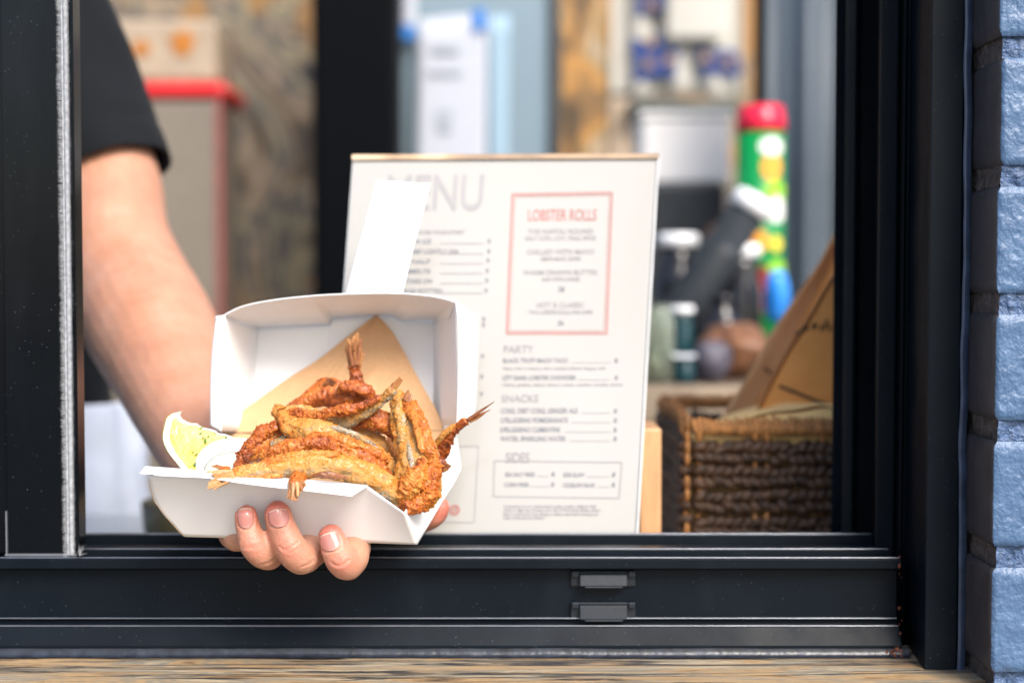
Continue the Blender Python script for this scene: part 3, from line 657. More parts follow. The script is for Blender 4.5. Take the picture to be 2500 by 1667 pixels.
bm = bmesh.new(); bp = bmesh.new(); br = bmesh.new()
NR = 60
def face_pt(u, v):   # v: 0 rind .. 1 towards the pulp edge; u along the rind from the tip to the bottom
    a = cr(rind, u); b_ = [x+(y-x)*v for x, y in zip(a, cr([topE[0], topE[4], topE[7], topE[10], topE[12], topE[14], topE[16], (590, 1100), (560, 1118), (520, 1145), (475, 1157)], u))]
    return b_
def lp(u, v, o=0):
    px, py = face_pt(u, v); q = P(px, py, lemY(px, py)); return q+Vector((0, -o, 0))
def pithw(u): return .5
grid(bm, lambda u, v: lp(u, (0.0+v*.02)), NR, 1)
bm.free(); bm = bmesh.new()
def wth(u): # pith band fraction of the chord
    a = cr(rind, u); b_ = face_pt(u, 1); L = math.hypot(b_[0]-a[0], b_[1]-a[1]); return min(.9, 14.5/max(20, L))
grid(bp, lambda u, v: lp(u, v*wth(u)), NR, 4)
def pf(u, v):
    q = lp(u, wth(u)+(1-wth(u))*v); return q+Vector((0, -.0005*max(0, noise.noise(q*260))-.0003*noise.noise(q*700), 0))
grid(bm, pf, 90, 60)
grid(br, lambda u, v: (lambda px, py: P(px-4*math.sin(math.pi*min(1, v*2.2))+26*v*v, py-8*v*v, lemY(px, py)+.018*v))(*cr(rind, u)), NR, 12)
# second cut face, closes the wedge behind
grid(bp, lambda u, v: (lambda a, b_: P(a[0]+26+(b_[0]-a[0]-26)*v, a[1]-8+(b_[1]-a[1]+8)*v, lemY(*a)+.018+(lemY(*b_)-lemY(*a)-.018)*v+.0005))(cr(rind, u), face_pt(u, 1)), NR, 6)
obj('pulp', bm, M['pulp'], lem); obj('pith', bp, M['pith'], lem); obj('peel', br, M['peel'], lem)
bm = bmesh.new()   # thin membrane along the top edge
grid(bm, lambda u, v: (lambda a: P(a[0], a[1]+(v-.5)*5, lemY(*a)-.0006-.0004*math.sin(math.pi*v)))(cr(topE, u)), 80, 4); obj('membrane', bm, M['pith'], lem)
M['herb'] = plain('chopped_green_herb', (.06, .20, .03), .5, var=.5, vs=500)
bm = bmesh.new()
for px, py, s, a in ((490, 1057, 5, .5), (496, 1069, 3.5, 1), (501, 1077, 6, 1.5), (509, 1065, 3.5, .8), (528, 1082, 4.5, .4), (551, 1071, 6, 1.4), (540, 1101, 6.5, .1), (567, 1092, 6, .2), (479, 1109, 4, .6), (495, 1104, 4, 1.4),
                     (482, 1126, 6, 1.3), (476, 1133, 6, .9), (494, 1112, 3, .3), (472, 1103, 2.5, 0), (525, 1058, 3, .2), (438, 1053, 1.6, .2), (492, 1044, 3, .3), (500, 1130, 2.5, 1.9), (545, 1090, 2.5, 2)):
    c = P(px, py, lemY(px, py)-.0012); r = mm(s*1.15, .03); rn = random.Random(int(px*7+py))
    vs = []
    for k in range(6):
        th = k*math.pi/3; rr = r*rn.uniform(.6, 1.15); x = rr*math.cos(th)*1.2; z = rr*math.sin(th)*.62
        vs.append((c+Vector((x*math.cos(a)-z*math.sin(a), -.0006*rn.random(), x*math.sin(a)+z*math.cos(a)))))
    top = [bm.verts.new(q) for q in vs]; bot = [bm.verts.new(q+Vector((0, .0004, 0))) for q in vs]
    bm.faces.new(top); bm.faces.new(bot[::-1])
    for k in range(6): bm.faces.new((top[k], bot[k], bot[(k+1) % 6], top[(k+1) % 6]))
tag(obj('chopped_herbs', bm, M['herb'], None, False), 'flecks of chopped green herb scattered on the lemon wedge', 'herbs', kind='stuff')
# ------------------------------------------------------------------ person: arm and hand one continuous body
person = thing('person', 'person in black short sleeved shirt and pale apron, bare arm holding the food box', 'person', (-.42, .55, 0))
prim = bmesh.new()
def cap(p1, r1, p2, r2, n=None):
    d = (p2-p1).length; n = n or max(2, int(d/(min(r1, r2)*.18)))
    t = (p2-p1).normalized(); s = t.orthogonal().normalized(); q = t.cross(s)
    rings = []; K = 28; prof = []
    for i in range(9): a = -math.pi/2+i*math.pi/16; prof.append((r1*math.sin(a), max(1e-5, r1*math.cos(a))))
    for i in range(1, n): f = i/n; prof.append((d*f, r1+(r2-r1)*f))
    for i in range(9): a = i*math.pi/16; prof.append((d+r2*math.sin(a), max(1e-5, r2*math.cos(a))))
    for z, r in prof: rings.append([prim.verts.new(p1+t*z+(s*math.cos(2*math.pi*k/K)+q*math.sin(2*math.pi*k/K))*r) for k in range(K)])
    for a, b_ in zip(rings, rings[1:]):
        for k in range(K): prim.faces.new((a[k], a[(k+1) % K], b_[(k+1) % K], b_[k]))
    prim.faces.new(rings[0][::-1]); prim.faces.new(rings[-1])
def chain(L):      # (px,py,Y,r mm)
    pts = [(P(a, b_, c), r*.001) for a, b_, c, r in L]
    for (p, r), (q, s) in zip(pts, pts[1:]): cap(p, r, q, s)
def smooth_chain(L, n=14):
    chain([tuple(cr(L, i/n)) for i in range(n+1)])
# upper arm, elbow, forearm, wrist
smooth_chain([(20, -200, .46, 50), (110, 60, .44, 46), (205, 280, .41, 43), (258, 450, .385, 42.5), (276, 580, .355, 42.5), (318, 700, .33, 45.5), (368, 800, .29, 46), (432, 925, .24, 40.5), (500, 1070, .185, 34), (560, 1175, .135, 28), (610, 1232, .10, 26)], 170)
# palm: fan of metacarpals
W = (612, 1232, .10, 20)
for L in ([W, (640, 1290, .062, 11)], [W, (720, 1300, .056, 12)], [(640, 1230, .10, 20), (812, 1300, .058, 12)], [(660, 1225, .10, 18), (905, 1270, .064, 11)],
          [(640, 1290, .062, 11), (905, 1270, .064, 11)], [(620, 1245, .09, 15), (590, 1262, .06, 13), (572, 1302, .032, 9)]):
    chain(L)
# fingers
chain([(640, 1292, .060, 10), (664, 1338, .020, 9.2), (654, 1352, .003, 8.6)]); smooth_chain([(654, 1352, .003, 8.6), (638, 1346, -.005, 8.3), (619, 1326, -.0085, 7.9), (607, 1290, -.0075, 7.0), (601, 1260, -.0085, 6.2)], 10)
chain([(722, 1302, .055, 10.5), (762, 1340, .018, 9.4), (746, 1352, .003, 9.3)]); smooth_chain([(746, 1354, .003, 9.4), (732, 1360, -.006, 9.0), (707, 1334, -.0105, 8.9), (689, 1290, -.0095, 7.9), (677, 1254, -.0095, 7.3)], 10)
chain([(812, 1302, .058, 10.5), (862, 1335, .022, 9.6), (858, 1360, .004, 9.0)]); smooth_chain([(858, 1362, .004, 9.2), (847, 1377, -.004, 8.8), (832, 1364, -.009, 8.8), (818, 1334, -.0085, 7.9), (808, 1310, -.008, 7.0)], 10)
chain([(905, 1272, .064, 9.5), (1000, 1275, .076, 8.6), (1045, 1262, .072, 7.6)]); smooth_chain([(1045, 1262, .072, 7.6), (1062, 1252, .070, 7.2), (1071, 1238, .069, 6.3)], 4)
chain([(572, 1302, .032, 9), (580, 1308, .018, 8.5)])   # thumb tucked below the box edge
me = bpy.data.meshes.new('b'); prim.to_mesh(me); prim.free(); tmp = bpy.data.objects.new('b', me); C.objects.link(tmp)
rm = tmp.modifiers.new('r', 'REMESH'); rm.mode = 'VOXEL'; rm.voxel_size = .00115
sm = tmp.modifiers.new('s', 'SMOOTH'); sm.factor = .5; sm.iterations = 14
dg = bpy.context.evaluated_depsgraph_get(); me2 = bpy.data.meshes.new_from_object(tmp.evaluated_get(dg)); bpy.data.objects.remove(tmp)
bm = bmesh.new(); bm.from_mesh(me2); bm.normal_update()
bvh = BVHTree.FromBMesh(bm)
def hitpx(px, py):
    d = (P(px, py, 0)-CAM).normalized(); h = bvh.ray_cast(CAM, d); return h
nails = [  # centre px, half width, half length, tilt (radians, top leans left +), label
    (599.5, 1264, 20, 25.5, .06), (680.5, 1264, 24.5, 22.5, .16), (805.5, 1322, 24.5, 22.5, .30)]
def nuv(nl, px, py):
    cx, cy, hw, hl, an = nl; dx, dy = px-cx, py-cy; ca, sa = math.cos(an), math.sin(an)
    return ((dx*ca-dy*sa*-1*-1)/hw if False else (dx*ca-dy*sa)/hw, (dx*sa+dy*ca)/hl)
def to_px(q):
    d = q-CAM; k = d.dot(FW); return 1250+FPX*d.x/k, 833.5-FPX*d.dot(UP)/k
red = bm.verts.layers.float.new('red')
creases = [((590, 1334), (614, 1338), (640, 1332), 1.6), ((592, 1327), (614, 1331), (636, 1326), 1.0), ((682, 1334), (700, 1340), (728, 1322), 1.7), ((690, 1343), (706, 1348), (726, 1338), 1.0), ((808, 1372), (830, 1381), (852, 1366), 1.6), ((640, 1378), (660, 1372), (676, 1360), 1.0),
           ((735, 1385), (752, 1378), (768, 1368), 1.0)]
tips = [P(600, 1240, -.014), P(676, 1235, -.015), P(806, 1292, -.014), P(1072, 1236, .067)]
knk = [P(620, 1330, -.018), P(705, 1335, -.02), P(832, 1372, -.018)]
for v in bm.verts:
    q = v.co; v[red] = max([math.exp(-((q-t).length/.0105)**2) for t in tips]+[.55*math.exp(-((q-t).length/.010)**2) for t in knk])
    if q.y < .02 and q.z < P(0, 1200, 0).z+.01 and v.normal.y < .3:
        px, py = to_px(q); dsp = 0
        for nl in nails:
            a, b_ = nuv(nl, px, py); r = (abs(a)**3+abs(b_)**3)**(1/3)
            if r < 1.7:
                dsp -= .00050*math.exp(-((r-1.03)/.10)**2); dsp += .00022*math.exp(-((r-1.28)/.15)**2)
                if r < 1: dsp -= .0003
        for a_, m_, b_, k_ in creases:
            best = 99
            for i in range(13):
                f = i/12; x = (1-f)**2*a_[0]+2*f*(1-f)*(2*m_[0]-.5*a_[0]-.5*b_[0])+f*f*b_[0]; y = (1-f)**2*a_[1]+2*f*(1-f)*(2*m_[1]-.5*a_[1]-.5*b_[1])+f*f*b_[1]
                best = min(best, math.hypot(px-x, py-y))
            dsp -= .00048*k_*math.exp(-(best/2.4)**2); dsp += .00016*k_*math.exp(-((best-6)/3)**2)
        v.co = q+v.normal*dsp
    v.co += v.normal*(.0006*noise.noise(q*35)+.0002*noise.noise(q*140))
def skin_mat():
    m, nt, b = base_mat('skin', .45); v = coords(nt); at = nt.nodes.new('ShaderNodeAttribute'); at.attribute_name = 'red'
    a = ramp(nt, nz(nt, v, 45, 5, .6), [(.3, (.45, .215, .135)), (.55, (.50, .255, .168)), (.75, (.55, .30, .215))])
    c = mixc(nt, at.outputs['Fac'], a, (.50, .135, .10))
    fr = nt.nodes.new('ShaderNodeTexVoronoi'); fr.inputs['Scale'].default_value = 90; nt.links.new(v, fr.inputs['Vector'])
    c = mixc(nt, ramp(nt, fr.outputs['Distance'], [(.0, (.35, .35, .35)), (.09, (0, 0, 0))]), c, (.42, .19, .11))
    nt.links.new(c, b.inputs['Base Color'])
    b.inputs['Subsurface Weight'].default_value = .35; b.inputs['Subsurface Radius'].default_value = (1, .32, .18); b.inputs['Subsurface Scale'].default_value = .004
    vo = nt.nodes.new('ShaderNodeTexVoronoi'); vo.inputs['Scale'].default_value = 900; nt.links.new(coords(nt, (1, 1, 1.8)), vo.inputs['Vector'])
    p = bump(nt, b, vo.outputs['Distance'], .28, .0005); bump(nt, b, nz(nt, v, 260, 5, .6), .35, .0010, p)
    return m
M['skin'] = skin_mat()
obj('body', bm, M['skin'], person)
def nail_mat():
    m, nt, b = base_mat('fingernail', .25); at = nt.nodes.new('ShaderNodeAttribute'); at.attribute_name = 'tip'
    nt.links.new(ramp(nt, at.outputs['Fac'], [(.0, (.55, .30, .25)), (.12, (.48, .20, .17)), (.91, (.48, .19, .16)), (.95, (.60, .42, .33)), (1, (.64, .50, .40))]), b.inputs['Base Color'])
    b.inputs['Coat Weight'].default_value = .4; b.inputs['Subsurface Weight'].default_value = .2; b.inputs['Subsurface Scale'].default_value = .002
    return m
M['nail'] = nail_mat()
for nl in nails:
    cx, cy, hw, hl, an = nl; bm = bmesh.new(); tp = bm.verts.layers.float.new('tip')
    h0 = hitpx(cx, cy); N = 22; ca, sa = math.cos(an), math.sin(an); V = {}
    for i in range(N+1):
        for j in range(N+1):
            a = -1+2*i/N; b_ = -1+2*j/N
            # square to superellipse, squarer at the fingertip end (b = -1)
            k = (1-.42*abs(b_)**3*(1 if b_ > 0 else .35)); aa = a*k; bb = b_*(1-.22*abs(a)**3)
            x = cx+aa*hw*ca+bb*hl*sa; y = cy-aa*hw*sa+bb*hl*ca
            h = hitpx(x, y)
            q = h[0] if h[0] is not None else h0[0]
            n = (CAM-q).normalized()
            vv = bm.verts.new(q+n*(.00012+.00035*(1-a*a)*(1-.3*b_*b_))); vv[tp] = (1-b_)/2; V[i, j] = vv
    for i in range(N):
        for j in range(N): bm.faces.new((V[i, j], V[i, j+1], V[i+1, j+1], V[i+1, j]))
    solid(obj('fingernail', bm, M['nail'], person), .0004, -1)
# sleeve and clothes
def cloth(name, col, rough=.85):
    m, nt, b = base_mat(name, rough); v = coords(nt)
    nt.links.new(ramp(nt, nz(nt, v, 14, 4), [(.3, tuple(c*.75 for c in col)), (.7, col)]), b.inputs['Base Color'])
    b.inputs['Sheen Weight'].default_value = .04; b.inputs['Specular IOR Level'].default_value = .2; bump(nt, b, nz(nt, v, 1400, 2), .3, .0005); return m
M['shirt'] = cloth('black_jersey', (.005, .0065, .009)); M['apron'] = cloth('pale_apron_cloth', (.62, .68, .80), .8)
bm = bmesh.new(); ax_ = [(-260, -420, .50, 120), (-110, -220, .48, 95), (20, -20, .455, 75), (108, 120, .435, 64), (184, 260, .418, 57), (253, 418, .392, 54.5), (258, 430, .391, 53), (254, 416, .392, 49.5)]
NU = 90; K = 90; rings = []
for i in range(NU+1):
    a = cr(ax_, i/NU); b_ = cr(ax_, min(1, i/NU+.01)); c_ = cr(ax_, max(0, i/NU-.01)); cen = P(*a[:3])
    t = (P(256, 430, .392)-P(150, 190, .412)).normalized(); s = Vector((1, 0, 0)); s = (s-t*s.dot(t)).normalized(); q = t.cross(s); ring = []
    for k in range(K):
        th = 2*math.pi*k/K; r = a[3]*.001; d = s*math.cos(th)+q*math.sin(th); p = cen+d*r
        fo = .75*.0035*noise.noise(Vector((p.x*18, p.y*18, p.z*9)))+.0022*noise.noise(Vector((p.x*30+p.z*22, p.y*40, p.z*14)))
        hem = .0022*math.exp(-((i/NU-.655)/.007)**2)
        # the hem dips towards the outside of the arm
        sag = -t*0; p = p+d*(fo*min(1, (NU-i)/20)-hem)+Vector((0, 0, -.007*math.cos(th-.1)**3 if math.cos(th) > 0 else 0))*max(0, (i/NU-.5)*2)
        ring.append(bm.verts.new(p))
    rings.append(ring)
for a, b_ in zip(rings, rings[1:]):
    for k in range(K): bm.faces.new((a[k], a[(k+1) % K], b_[(k+1) % K], b_[k]))
obj('shirt_sleeve', bm, M['shirt'], person)
def torso(u, v, ex=0, x0=-.585, zt=1.48, zb_=.95):
    a = 2*math.pi*u; z = zb_+(zt-zb_)*v; rx = .185+.03*v+ex; ry = .115+.01*v+ex
    p = Vector((x0+rx*math.cos(a), .66+ry*math.sin(a), z)); n = .006*noise.noise(Vector((p.x*14, p.y*14, p.z*6)))+.003*noise.noise(p*30)
    return p+Vector((math.cos(a), math.sin(a), 0))*n
bm = bmesh.new(); grid(bm, lambda u, v: torso(u, v), 90, 60); obj('shirt_body', bm, M['shirt'], person)
bm = bmesh.new()
def apr(u, v):
    a = math.pi*(1.0+1.08*u)-.1; z = .72+.415*v-(.0 if u < .5 else 0); rx = .21+.05*(1-v); ry = .14+.03*(1-v)
    p = Vector((-.575+rx*math.cos(a), .66+ry*math.sin(a), z)); n = .010*noise.noise(Vector((a*5, z*3.2, 2)))+.006*noise.noise(Vector((a*9+z*6, z*10, 5)))
    return p+Vector((math.cos(a), math.sin(a), 0))*n
grid(bm, apr, 120, 60); solid(obj('apron', bm, M['apron'], person), .001)
M['trousers'] = cloth('dark_trousers', (.03, .03, .035))
for s in (-1, 1):
    bm = bmesh.new(); lathe(bm, [(.001, 0), (.06, .0), (.065, .3), (.085, .65), (.095, .96), (.001, .98)], Vector((-.60+s*.1, .68, .005)), 28)
    obj('trouser_leg', bm, M['trousers'], person)
# ------------------------------------------------------------------ menu in a clear stand
def menu_pt(u, v, o=0):      # u left..right, v top..bottom over the sheet
    TL, TR, BL, BR = P(863, 394, .185), P(1604, 391, .185), P(798, 1330, .13), P(1551, 1330, .13)
    q = TL.lerp(TR, u).lerp(BL.lerp(BR, u), v); n = (TR-TL).cross(BL-TL).normalized()
    if n.y > 0: n = -n
    return q+n*o
mt = thing('menu_stand', 'clear menu stand holding a printed cream menu sheet, wooden foot at its right', 'menu', tuple(menu_pt(.5, 1)))
def acrylic():
    m, nt, b = base_mat('amber_acrylic_highlights', .08); b.inputs['Base Color'].default_value = (.55, .38, .22, 1); b.inputs['Coat Weight'].default_value = 1
    nt.links.new(ramp(nt, nz(nt, coords(nt, (1, .1, .1)), 14, 3), [(.3, (.10, .07, .05)), (.5, (.45, .30, .17)), (.7, (.85, .70, .50))]), b.inputs['Base Color']); return m  # top edge highlight put into the colour as amber and cream bands
M['acryl'] = acrylic()
m, nt, b = base_mat('glossy_menu_paper', .35); v = coords(nt)
nt.links.new(ramp(nt, nz(nt, v, 5, 2), [(.3, (.325, .318, .30)), (.7, (.352, .346, .33))]), b.inputs['Base Color'])
b.inputs['Coat Weight'].default_value = .9; b.inputs['Coat Roughness'].default_value = .06
bump(nt, b, nz(nt, v, 9, 2), .15, .004); M['menu'] = m
def slab(name, u0, u1, v0, v1, o0, o1, m, parent):
    bm = bmesh.new(); A = [menu_pt(u, v, o) for o in (o0, o1) for u, v in ((u0, v0), (u1, v0), (u1, v1), (u0, v1))]
    vs = [bm.verts.new(q) for q in A]
    for f in ((0, 1, 2, 3), (4, 7, 6, 5), (0, 4, 5, 1), (1, 5, 6, 2), (2, 6, 7, 3), (3, 7, 4, 0)): bm.faces.new([vs[i] for i in f])
    bmesh.ops.recalc_face_normals(bm, faces=bm.faces); return obj(name, bm, m, parent, False)
sheet = slab('menu_sheet', 0, 1, .004, 1, 0, .001, M['menu'], mt)
M['edgepl'] = plain('clear_plastic_side_edge', (.78, .80, .80), .15, coat=1)
slab('acrylic_back', -.004, 1.006, -.006, 1.0, -.004, -.0006, M['edgepl'], mt)
slab('acrylic_top_edge', -.004, 1.006, -.0145, -.001, -.004, .003, M['acryl'], mt)
slab('acrylic_side_edge', 1.0015, 1.006, -.001, 1.0, -.0005, .003, M['edgepl'], mt)
M['ink'] = plain('faded_blue_grey_ink', (.14, .15, .18), .6); M['ink_pale'] = plain('pale_grey_ink', (.22, .22, .235), .6); M['ink_red'] = plain('coral_red_ink', (.36, .14, .125), .6)
M['ink_head'] = plain('light_heading_ink', (.27, .27, .28), .6)
def inv(px, py):
    # photograph pixel -> sheet u,v
    d = (P(px, py, 0)-CAM).normalized(); a = menu_pt(0, 0); e1 = menu_pt(1, 0)-a; e2 = menu_pt(0, 1)-a; n = e1.cross(e2)
    t = (a-CAM).dot(n)/d.dot(n); q = CAM+d*t-a
    # solve on the parallelogram (nearly affine)
    m11, m12, m22 = e1.dot(e1), e1.dot(e2), e2.dot(e2); b1, b2 = q.dot(e1), q.dot(e2); D = m11*m22-m12*m12
    v = (b2*m11-b1*m12)/D; u = (b1*m22-b2*m12)/D
    for _ in range(3):
        p_ = menu_pt(u, v); k = (CAM+d*t)-p_; u += k.dot(e1)/m11; v += k.dot(e2)/m22
    return u, v
def text_verts(body, cx0, py, width, height, bm, align='L', sx=None):
    cu = bpy.data.curves.new('t', 'FONT'); cu.offset = .012 if height > 16 else .016; cu.body = body; cu.size = 1; cu.fill_mode = 'BOTH' if hasattr(cu, 'fill_mode') else cu.fill_mode
    o = bpy.data.objects.new('t', cu); C.objects.link(o); dg = bpy.context.evaluated_depsgraph_get(); me = bpy.data.meshes.new_from_object(o.evaluated_get(dg))
    bpy.data.objects.remove(o)
    xs = [v.co.x for v in me.vertices]; ys = [v.co.y for v in me.vertices]; x0, x1 = min(xs), max(xs); y0, y1 = 0, .70
    if width is None: width = (x1-x0)*height/.7*.8
    if align == 'C': cx0 -= width/2
    u0, v0 = inv(cx0, py); u1, _ = inv(cx0+width, py); _, v1 = inv(cx0, py-height)
    off = len(bm.verts); vs = [bm.verts.new(menu_pt(u0+(u1-u0)*(v.co.x-x0)/(x1-x0), v0+(v1-v0)*(v.co.y-y0)/(y1-y0), .0013)) for v in me.vertices]
    for p in me.polygons:
        try: bm.faces.new([vs[i] for i in p.vertices])
        except ValueError: pass
    bpy.data.meshes.remove(me)
def rule(bm, a, b_, th):
    (x0, y0), (x1, y1) = a, b_
    L = math.hypot(x1-x0, y1-y0); nx, ny = -(y1-y0)/L*th/2, (x1-x0)/L*th/2
    bm.faces.new([bm.verts.new(menu_pt(*inv(x, y), .0013)) for x, y in ((x0-nx, y0-ny), (x1-nx, y1-ny), (x1+nx, y1+ny), (x0+nx, y0+ny))])
def frame4(bm, c, th):
    for a, b_ in zip(c, c[1:]+c[:1]): rule(bm, a, b_, th)
bm = bmesh.new(); text_verts('MENU', 942, 514, 236, 86, bm)
obj('heading_text', bm, M['ink_head'], sheet, False)
bm = bmesh.new()
text_verts('LOBSTER ROLLS', 1372, 540, 167, 27, bm, 'C')
frame4(bm, [(1251, 476), (1494, 472), (1481, 815), (1237, 815)], 4); frame4(bm, [(1257, 482), (1488, 478), (1475, 809), (1243, 809)], 1.6)
obj('red_print', bm, M['ink_red'], sheet, False)
bm = bmesh.new()
for s, py, wd, h in (('THE NAPOLI ROUND', 572, 160, 12), ('SALT COD, OAT, PEAS, SPICE', 588, 172, 10), ('CHILLED WITH MAYO', 622, 165, 12), ('LEMON MAYO, CHIVES', 638, 98, 10), ('WARM DRAWN BUTTER', 672, 182, 12), ('AND WITH CHIVES', 688, 94, 10), ('HOT & CLASSIC', 751, 116, 12), ('TWO LOBSTER ROLLS, ONE CHIPS', 768, 156, 10)):
    text_verts(s, 1368, py, wd, h, bm, 'C')
text_verts('CHOOSE YOUR START', 1000, 573, 135, 9, bm)
for s, px, py, wd, h in (('PARTY', 1229, 862, 74, 18), ('SNACKS', 1224, 982, 90, 18)): text_verts(s, px, py, wd, h, bm)
text_verts('SIDES', 1234, 1129, 58, 24, bm)
obj('grey_print', bm, M['ink_pale'], sheet, False)
bm = bmesh.new()
for s, px, py, wd, h in (('28', 1362, 713, 16, 12), ('36', 1361, 795, 15, 12),
        ('OYSTERS ON ICE', 940, 596, 112, 11), ('JUMBO SHRIMP LIGHTLY ON', 930, 621, 188, 11), ('CLAMS HALF', 938, 645, 112, 11), ('CRISPY SMELTS', 930, 669, 120, 11), ('TUNA TARTARE ON', 925, 693, 130, 11), ('WARM CRAB POTTED', 920, 717, 160, 11),
        ('BLACK TRUFF MACH TACO', 1228, 886, 158, 11), ('LEFT BANK LOBSTER CHOWDER', 1226, 928, 180, 11),
        ('COKE, DIET COKE, GINGER ALE', 1222, 1009, 188, 12), ('S.PELLEGRINO POMEGRANATE', 1222, 1032, 164, 12), ('S.PELLEGRINO CLEMENTINE', 1221, 1055, 146, 12), ('WATER, SPARKLING WATER', 1221, 1077, 160, 12),
        ('SEA SALT FRIES', 1233, 1163, 72, 10), ('SIDE SLAW', 1375, 1164, 52, 10), ('CORN FRIES', 1231, 1188, 60, 10), ('COLESLAW SALAD', 1374, 1189, 78, 10)):
    text_verts(s, px, py, wd, h, bm)
for px, py in ((1190, 596), (1189, 621), (1187, 643), (1185, 668), (1184, 692), (1182, 716), (1177, 786), (1176, 800), (1174, 876), (1500, 886), (1500, 928), (1498, 1009), (1498, 1032), (1497, 1055), (1497, 1077), (1346, 1163), (1494, 1164), (1345, 1188), (1493, 1189), (1172, 926), (1171, 968)):
    text_verts('9' if px < 1300 else '8', px, py, 8, 11, bm)
for y in (596, 621, 645, 669, 693, 717): rule(bm, (1075, y), (1180, y), 1.1)
for x0, x1, y in ((1395, 1490, 886), (1412, 1490, 928), (1420, 1490, 1009), (1395, 1490, 1032), (1378, 1490, 1055), (1392, 1490, 1077), (1310, 1340, 1163), (1295, 1340, 1188), (1432, 1488, 1164), (1458, 1488, 1189)): rule(bm, (x0, y), (x1, y), .9)
obj('dark_print', bm, M['ink'], sheet, False)
bm = bmesh.new()
for s, px, py, wd in (('Pasta with a creamy, slow cooked lobster bisque, chili', 1228, 903, 250), ('Clams, potato, celery, bacon, cream, cracker crumbs, thyme', 1226, 943, 294),
                      ('Consuming raw or undercooked meats, poultry, seafood, shell', 1230, 1239, 225), ('stock or eggs may increase your risk of food borne illness, please', 1230, 1248, 235), ('inform your server of any allergy or dietary need before placing your', 1229, 1258, 232), ('order at this service window', 1229, 1267, 100)):
    text_verts(s, px, py, wd, 7.5, bm)
frame4(bm, [(1207, 1125), (1518, 1129), (1511, 1216), (1205, 1212)], 2.4)
frame4(bm, [(1090, 1090), (1168, 1089), (1158, 1275), (1060, 1275)], 1.8); frame4(bm, [(1084, 1084), (1162, 1083)][::-1]+[(1064, 1279), (1154, 1280)][::-1], .01) if False else None
obj('fine_print', bm, M['ink_pale'], sheet, False)
bm = bmesh.new(); u, v = inv(1110, 1245); c = menu_pt(u, v, .0014); e1 = (menu_pt(u+.01, v)-menu_pt(u, v)).normalized(); e2 = (menu_pt(u, v+.01)-menu_pt(u, v)).normalized(); r = mm(13, .14)
def disc(bm, c, r0, r1, off=0):
    K = 32
    for k in range(K):
        a, b_ = 2*math.pi*k/K, 2*math.pi*(k+1)/K
        q = [c+(e1*math.cos(x)+e2*math.sin(x))*rr+Vector((0, -off, 0)) for x, rr in ((a, r0), (b_, r0), (b_, r1), (a, r1))]
        bm.faces.new([bm.verts.new(p) for p in q])
disc(bm, c, r*.55, r); disc(bm, c, 1e-5, r*.28); obj('red_badge', bm, M['ink_red'], sheet, False)
# wooden foot
M['oakf'] = plain('pale_orange_beech', (.60, .33, .16), .5, var=.12, vs=60, scale=(6, 6, .6), bs=.15)
bm = bmesh.new()
p0 = P(1562, 1046, .155); p1 = P(1606, 1046, .155)
box(bm, p0.x, p1.x+.0025, .155, .205, COUNTER_Z, p0.z); bevel(obj('wooden_foot', bm, M['oakf'], mt, False), .0015)
# ------------------------------------------------------------------ woven basket with paper bags and napkins
M['weave'] = plain('dark_brown_woven_hyacinth', (.065, .033, .017), .38, var=.75, vs=170, bs=.8, bd=.001, bscale=900)
M['rim'] = plain('brown_wrapped_rim', (.38, .17, .05), .5, var=.5, vs=200, bs=.6, bd=.001, bscale=900)
x0 = P(1692, 1035, .21).x; x1b = x0+.27; y0b, y1b = .21, .41; zt = P(1692, 1035, .21).z
bsk = thing('basket', 'dark brown woven basket with a lighter wrapped rim, right of the menu', 'basket', ((x0+x1b)/2, .31, COUNTER_Z))
def perim(s):   # s metres along: starts back-left, down the left side, along the front
    W_, D_ = x1b-x0, y1b-y0b; r = .012
    if s < D_: return Vector((x0+.004*math.sin(s*20), y1b-s, 0)), Vector((-1, 0, 0))
    s -= D_
    if s < W_: return Vector((x0+s, y0b, 0)), Vector((0, -1, 0))
    s -= W_
    if s < D_: return Vector((x1b, y0b+s, 0)), Vector((1, 0, 0))
    s -= D_
    return Vector((x1b-s, y1b, 0)), Vector((0, 1, 0))
PT = 2*((x1b-x0)+(y1b-y0b))
def blob(bm, c, ax, ln, rd, sub=1):
    q = Vector((1, 0, 0)).rotation_difference(ax.normalized()).to_matrix().to_4x4()
    bmesh.ops.create_icosphere(bm, subdivisions=sub, radius=1, matrix=Matrix.Translation(c) @ q @ Matrix.Diagonal((ln, rd, rd, 1)))
def blobs(bm, lst):   # fast batch of stretched icospheres
    tb = bmesh.new(); bmesh.ops.create_icosphere(tb, subdivisions=1, radius=1); tv = [v.co.copy() for v in tb.verts]; tf = [[v.index for v in f.verts] for f in tb.faces]; tb.free()
    for c, ax, ln, rd in lst:
        q = Vector((1, 0, 0)).rotation_difference(ax.normalized()).to_matrix() @ Matrix.Diagonal((ln, rd, rd))
        vs = [bm.verts.new(c+q @ x) for x in tv]
        for f in tf: bm.faces.new([vs[i] for i in f])
rows = 6; zb0 = COUNTER_Z+.004; pit = (zt-.0105-zb0)/rows; lst = []
for rrow in range(rows+0):
    z = zb0+(rrow+.5)*pit; s = 0; ph = random.random()*.006
    while s < PT:
        p, n = perim(s); tdir = (perim(min(PT-1e-4, s+.002))[0]-p); tdir = tdir.normalized() if tdir.length > 0 else Vector((1, 0, 0))
        if n.y > .5 or n.x > .5: step = .009
        else: step = .0062
        for sg in (-1, 1):
            c = p+n*(.0015+.0012*random.random())+Vector((0, 0, z+sg*pit*.23+random.gauss(0, .0009)+.0022*noise.noise(Vector((s*9, rrow*3.3, 0)))))
            lst.append((c, tdir+Vector((0, 0, sg*.6+random.gauss(0, .12))), .0066+random.random()*.0016, pit*.27))
        s += step
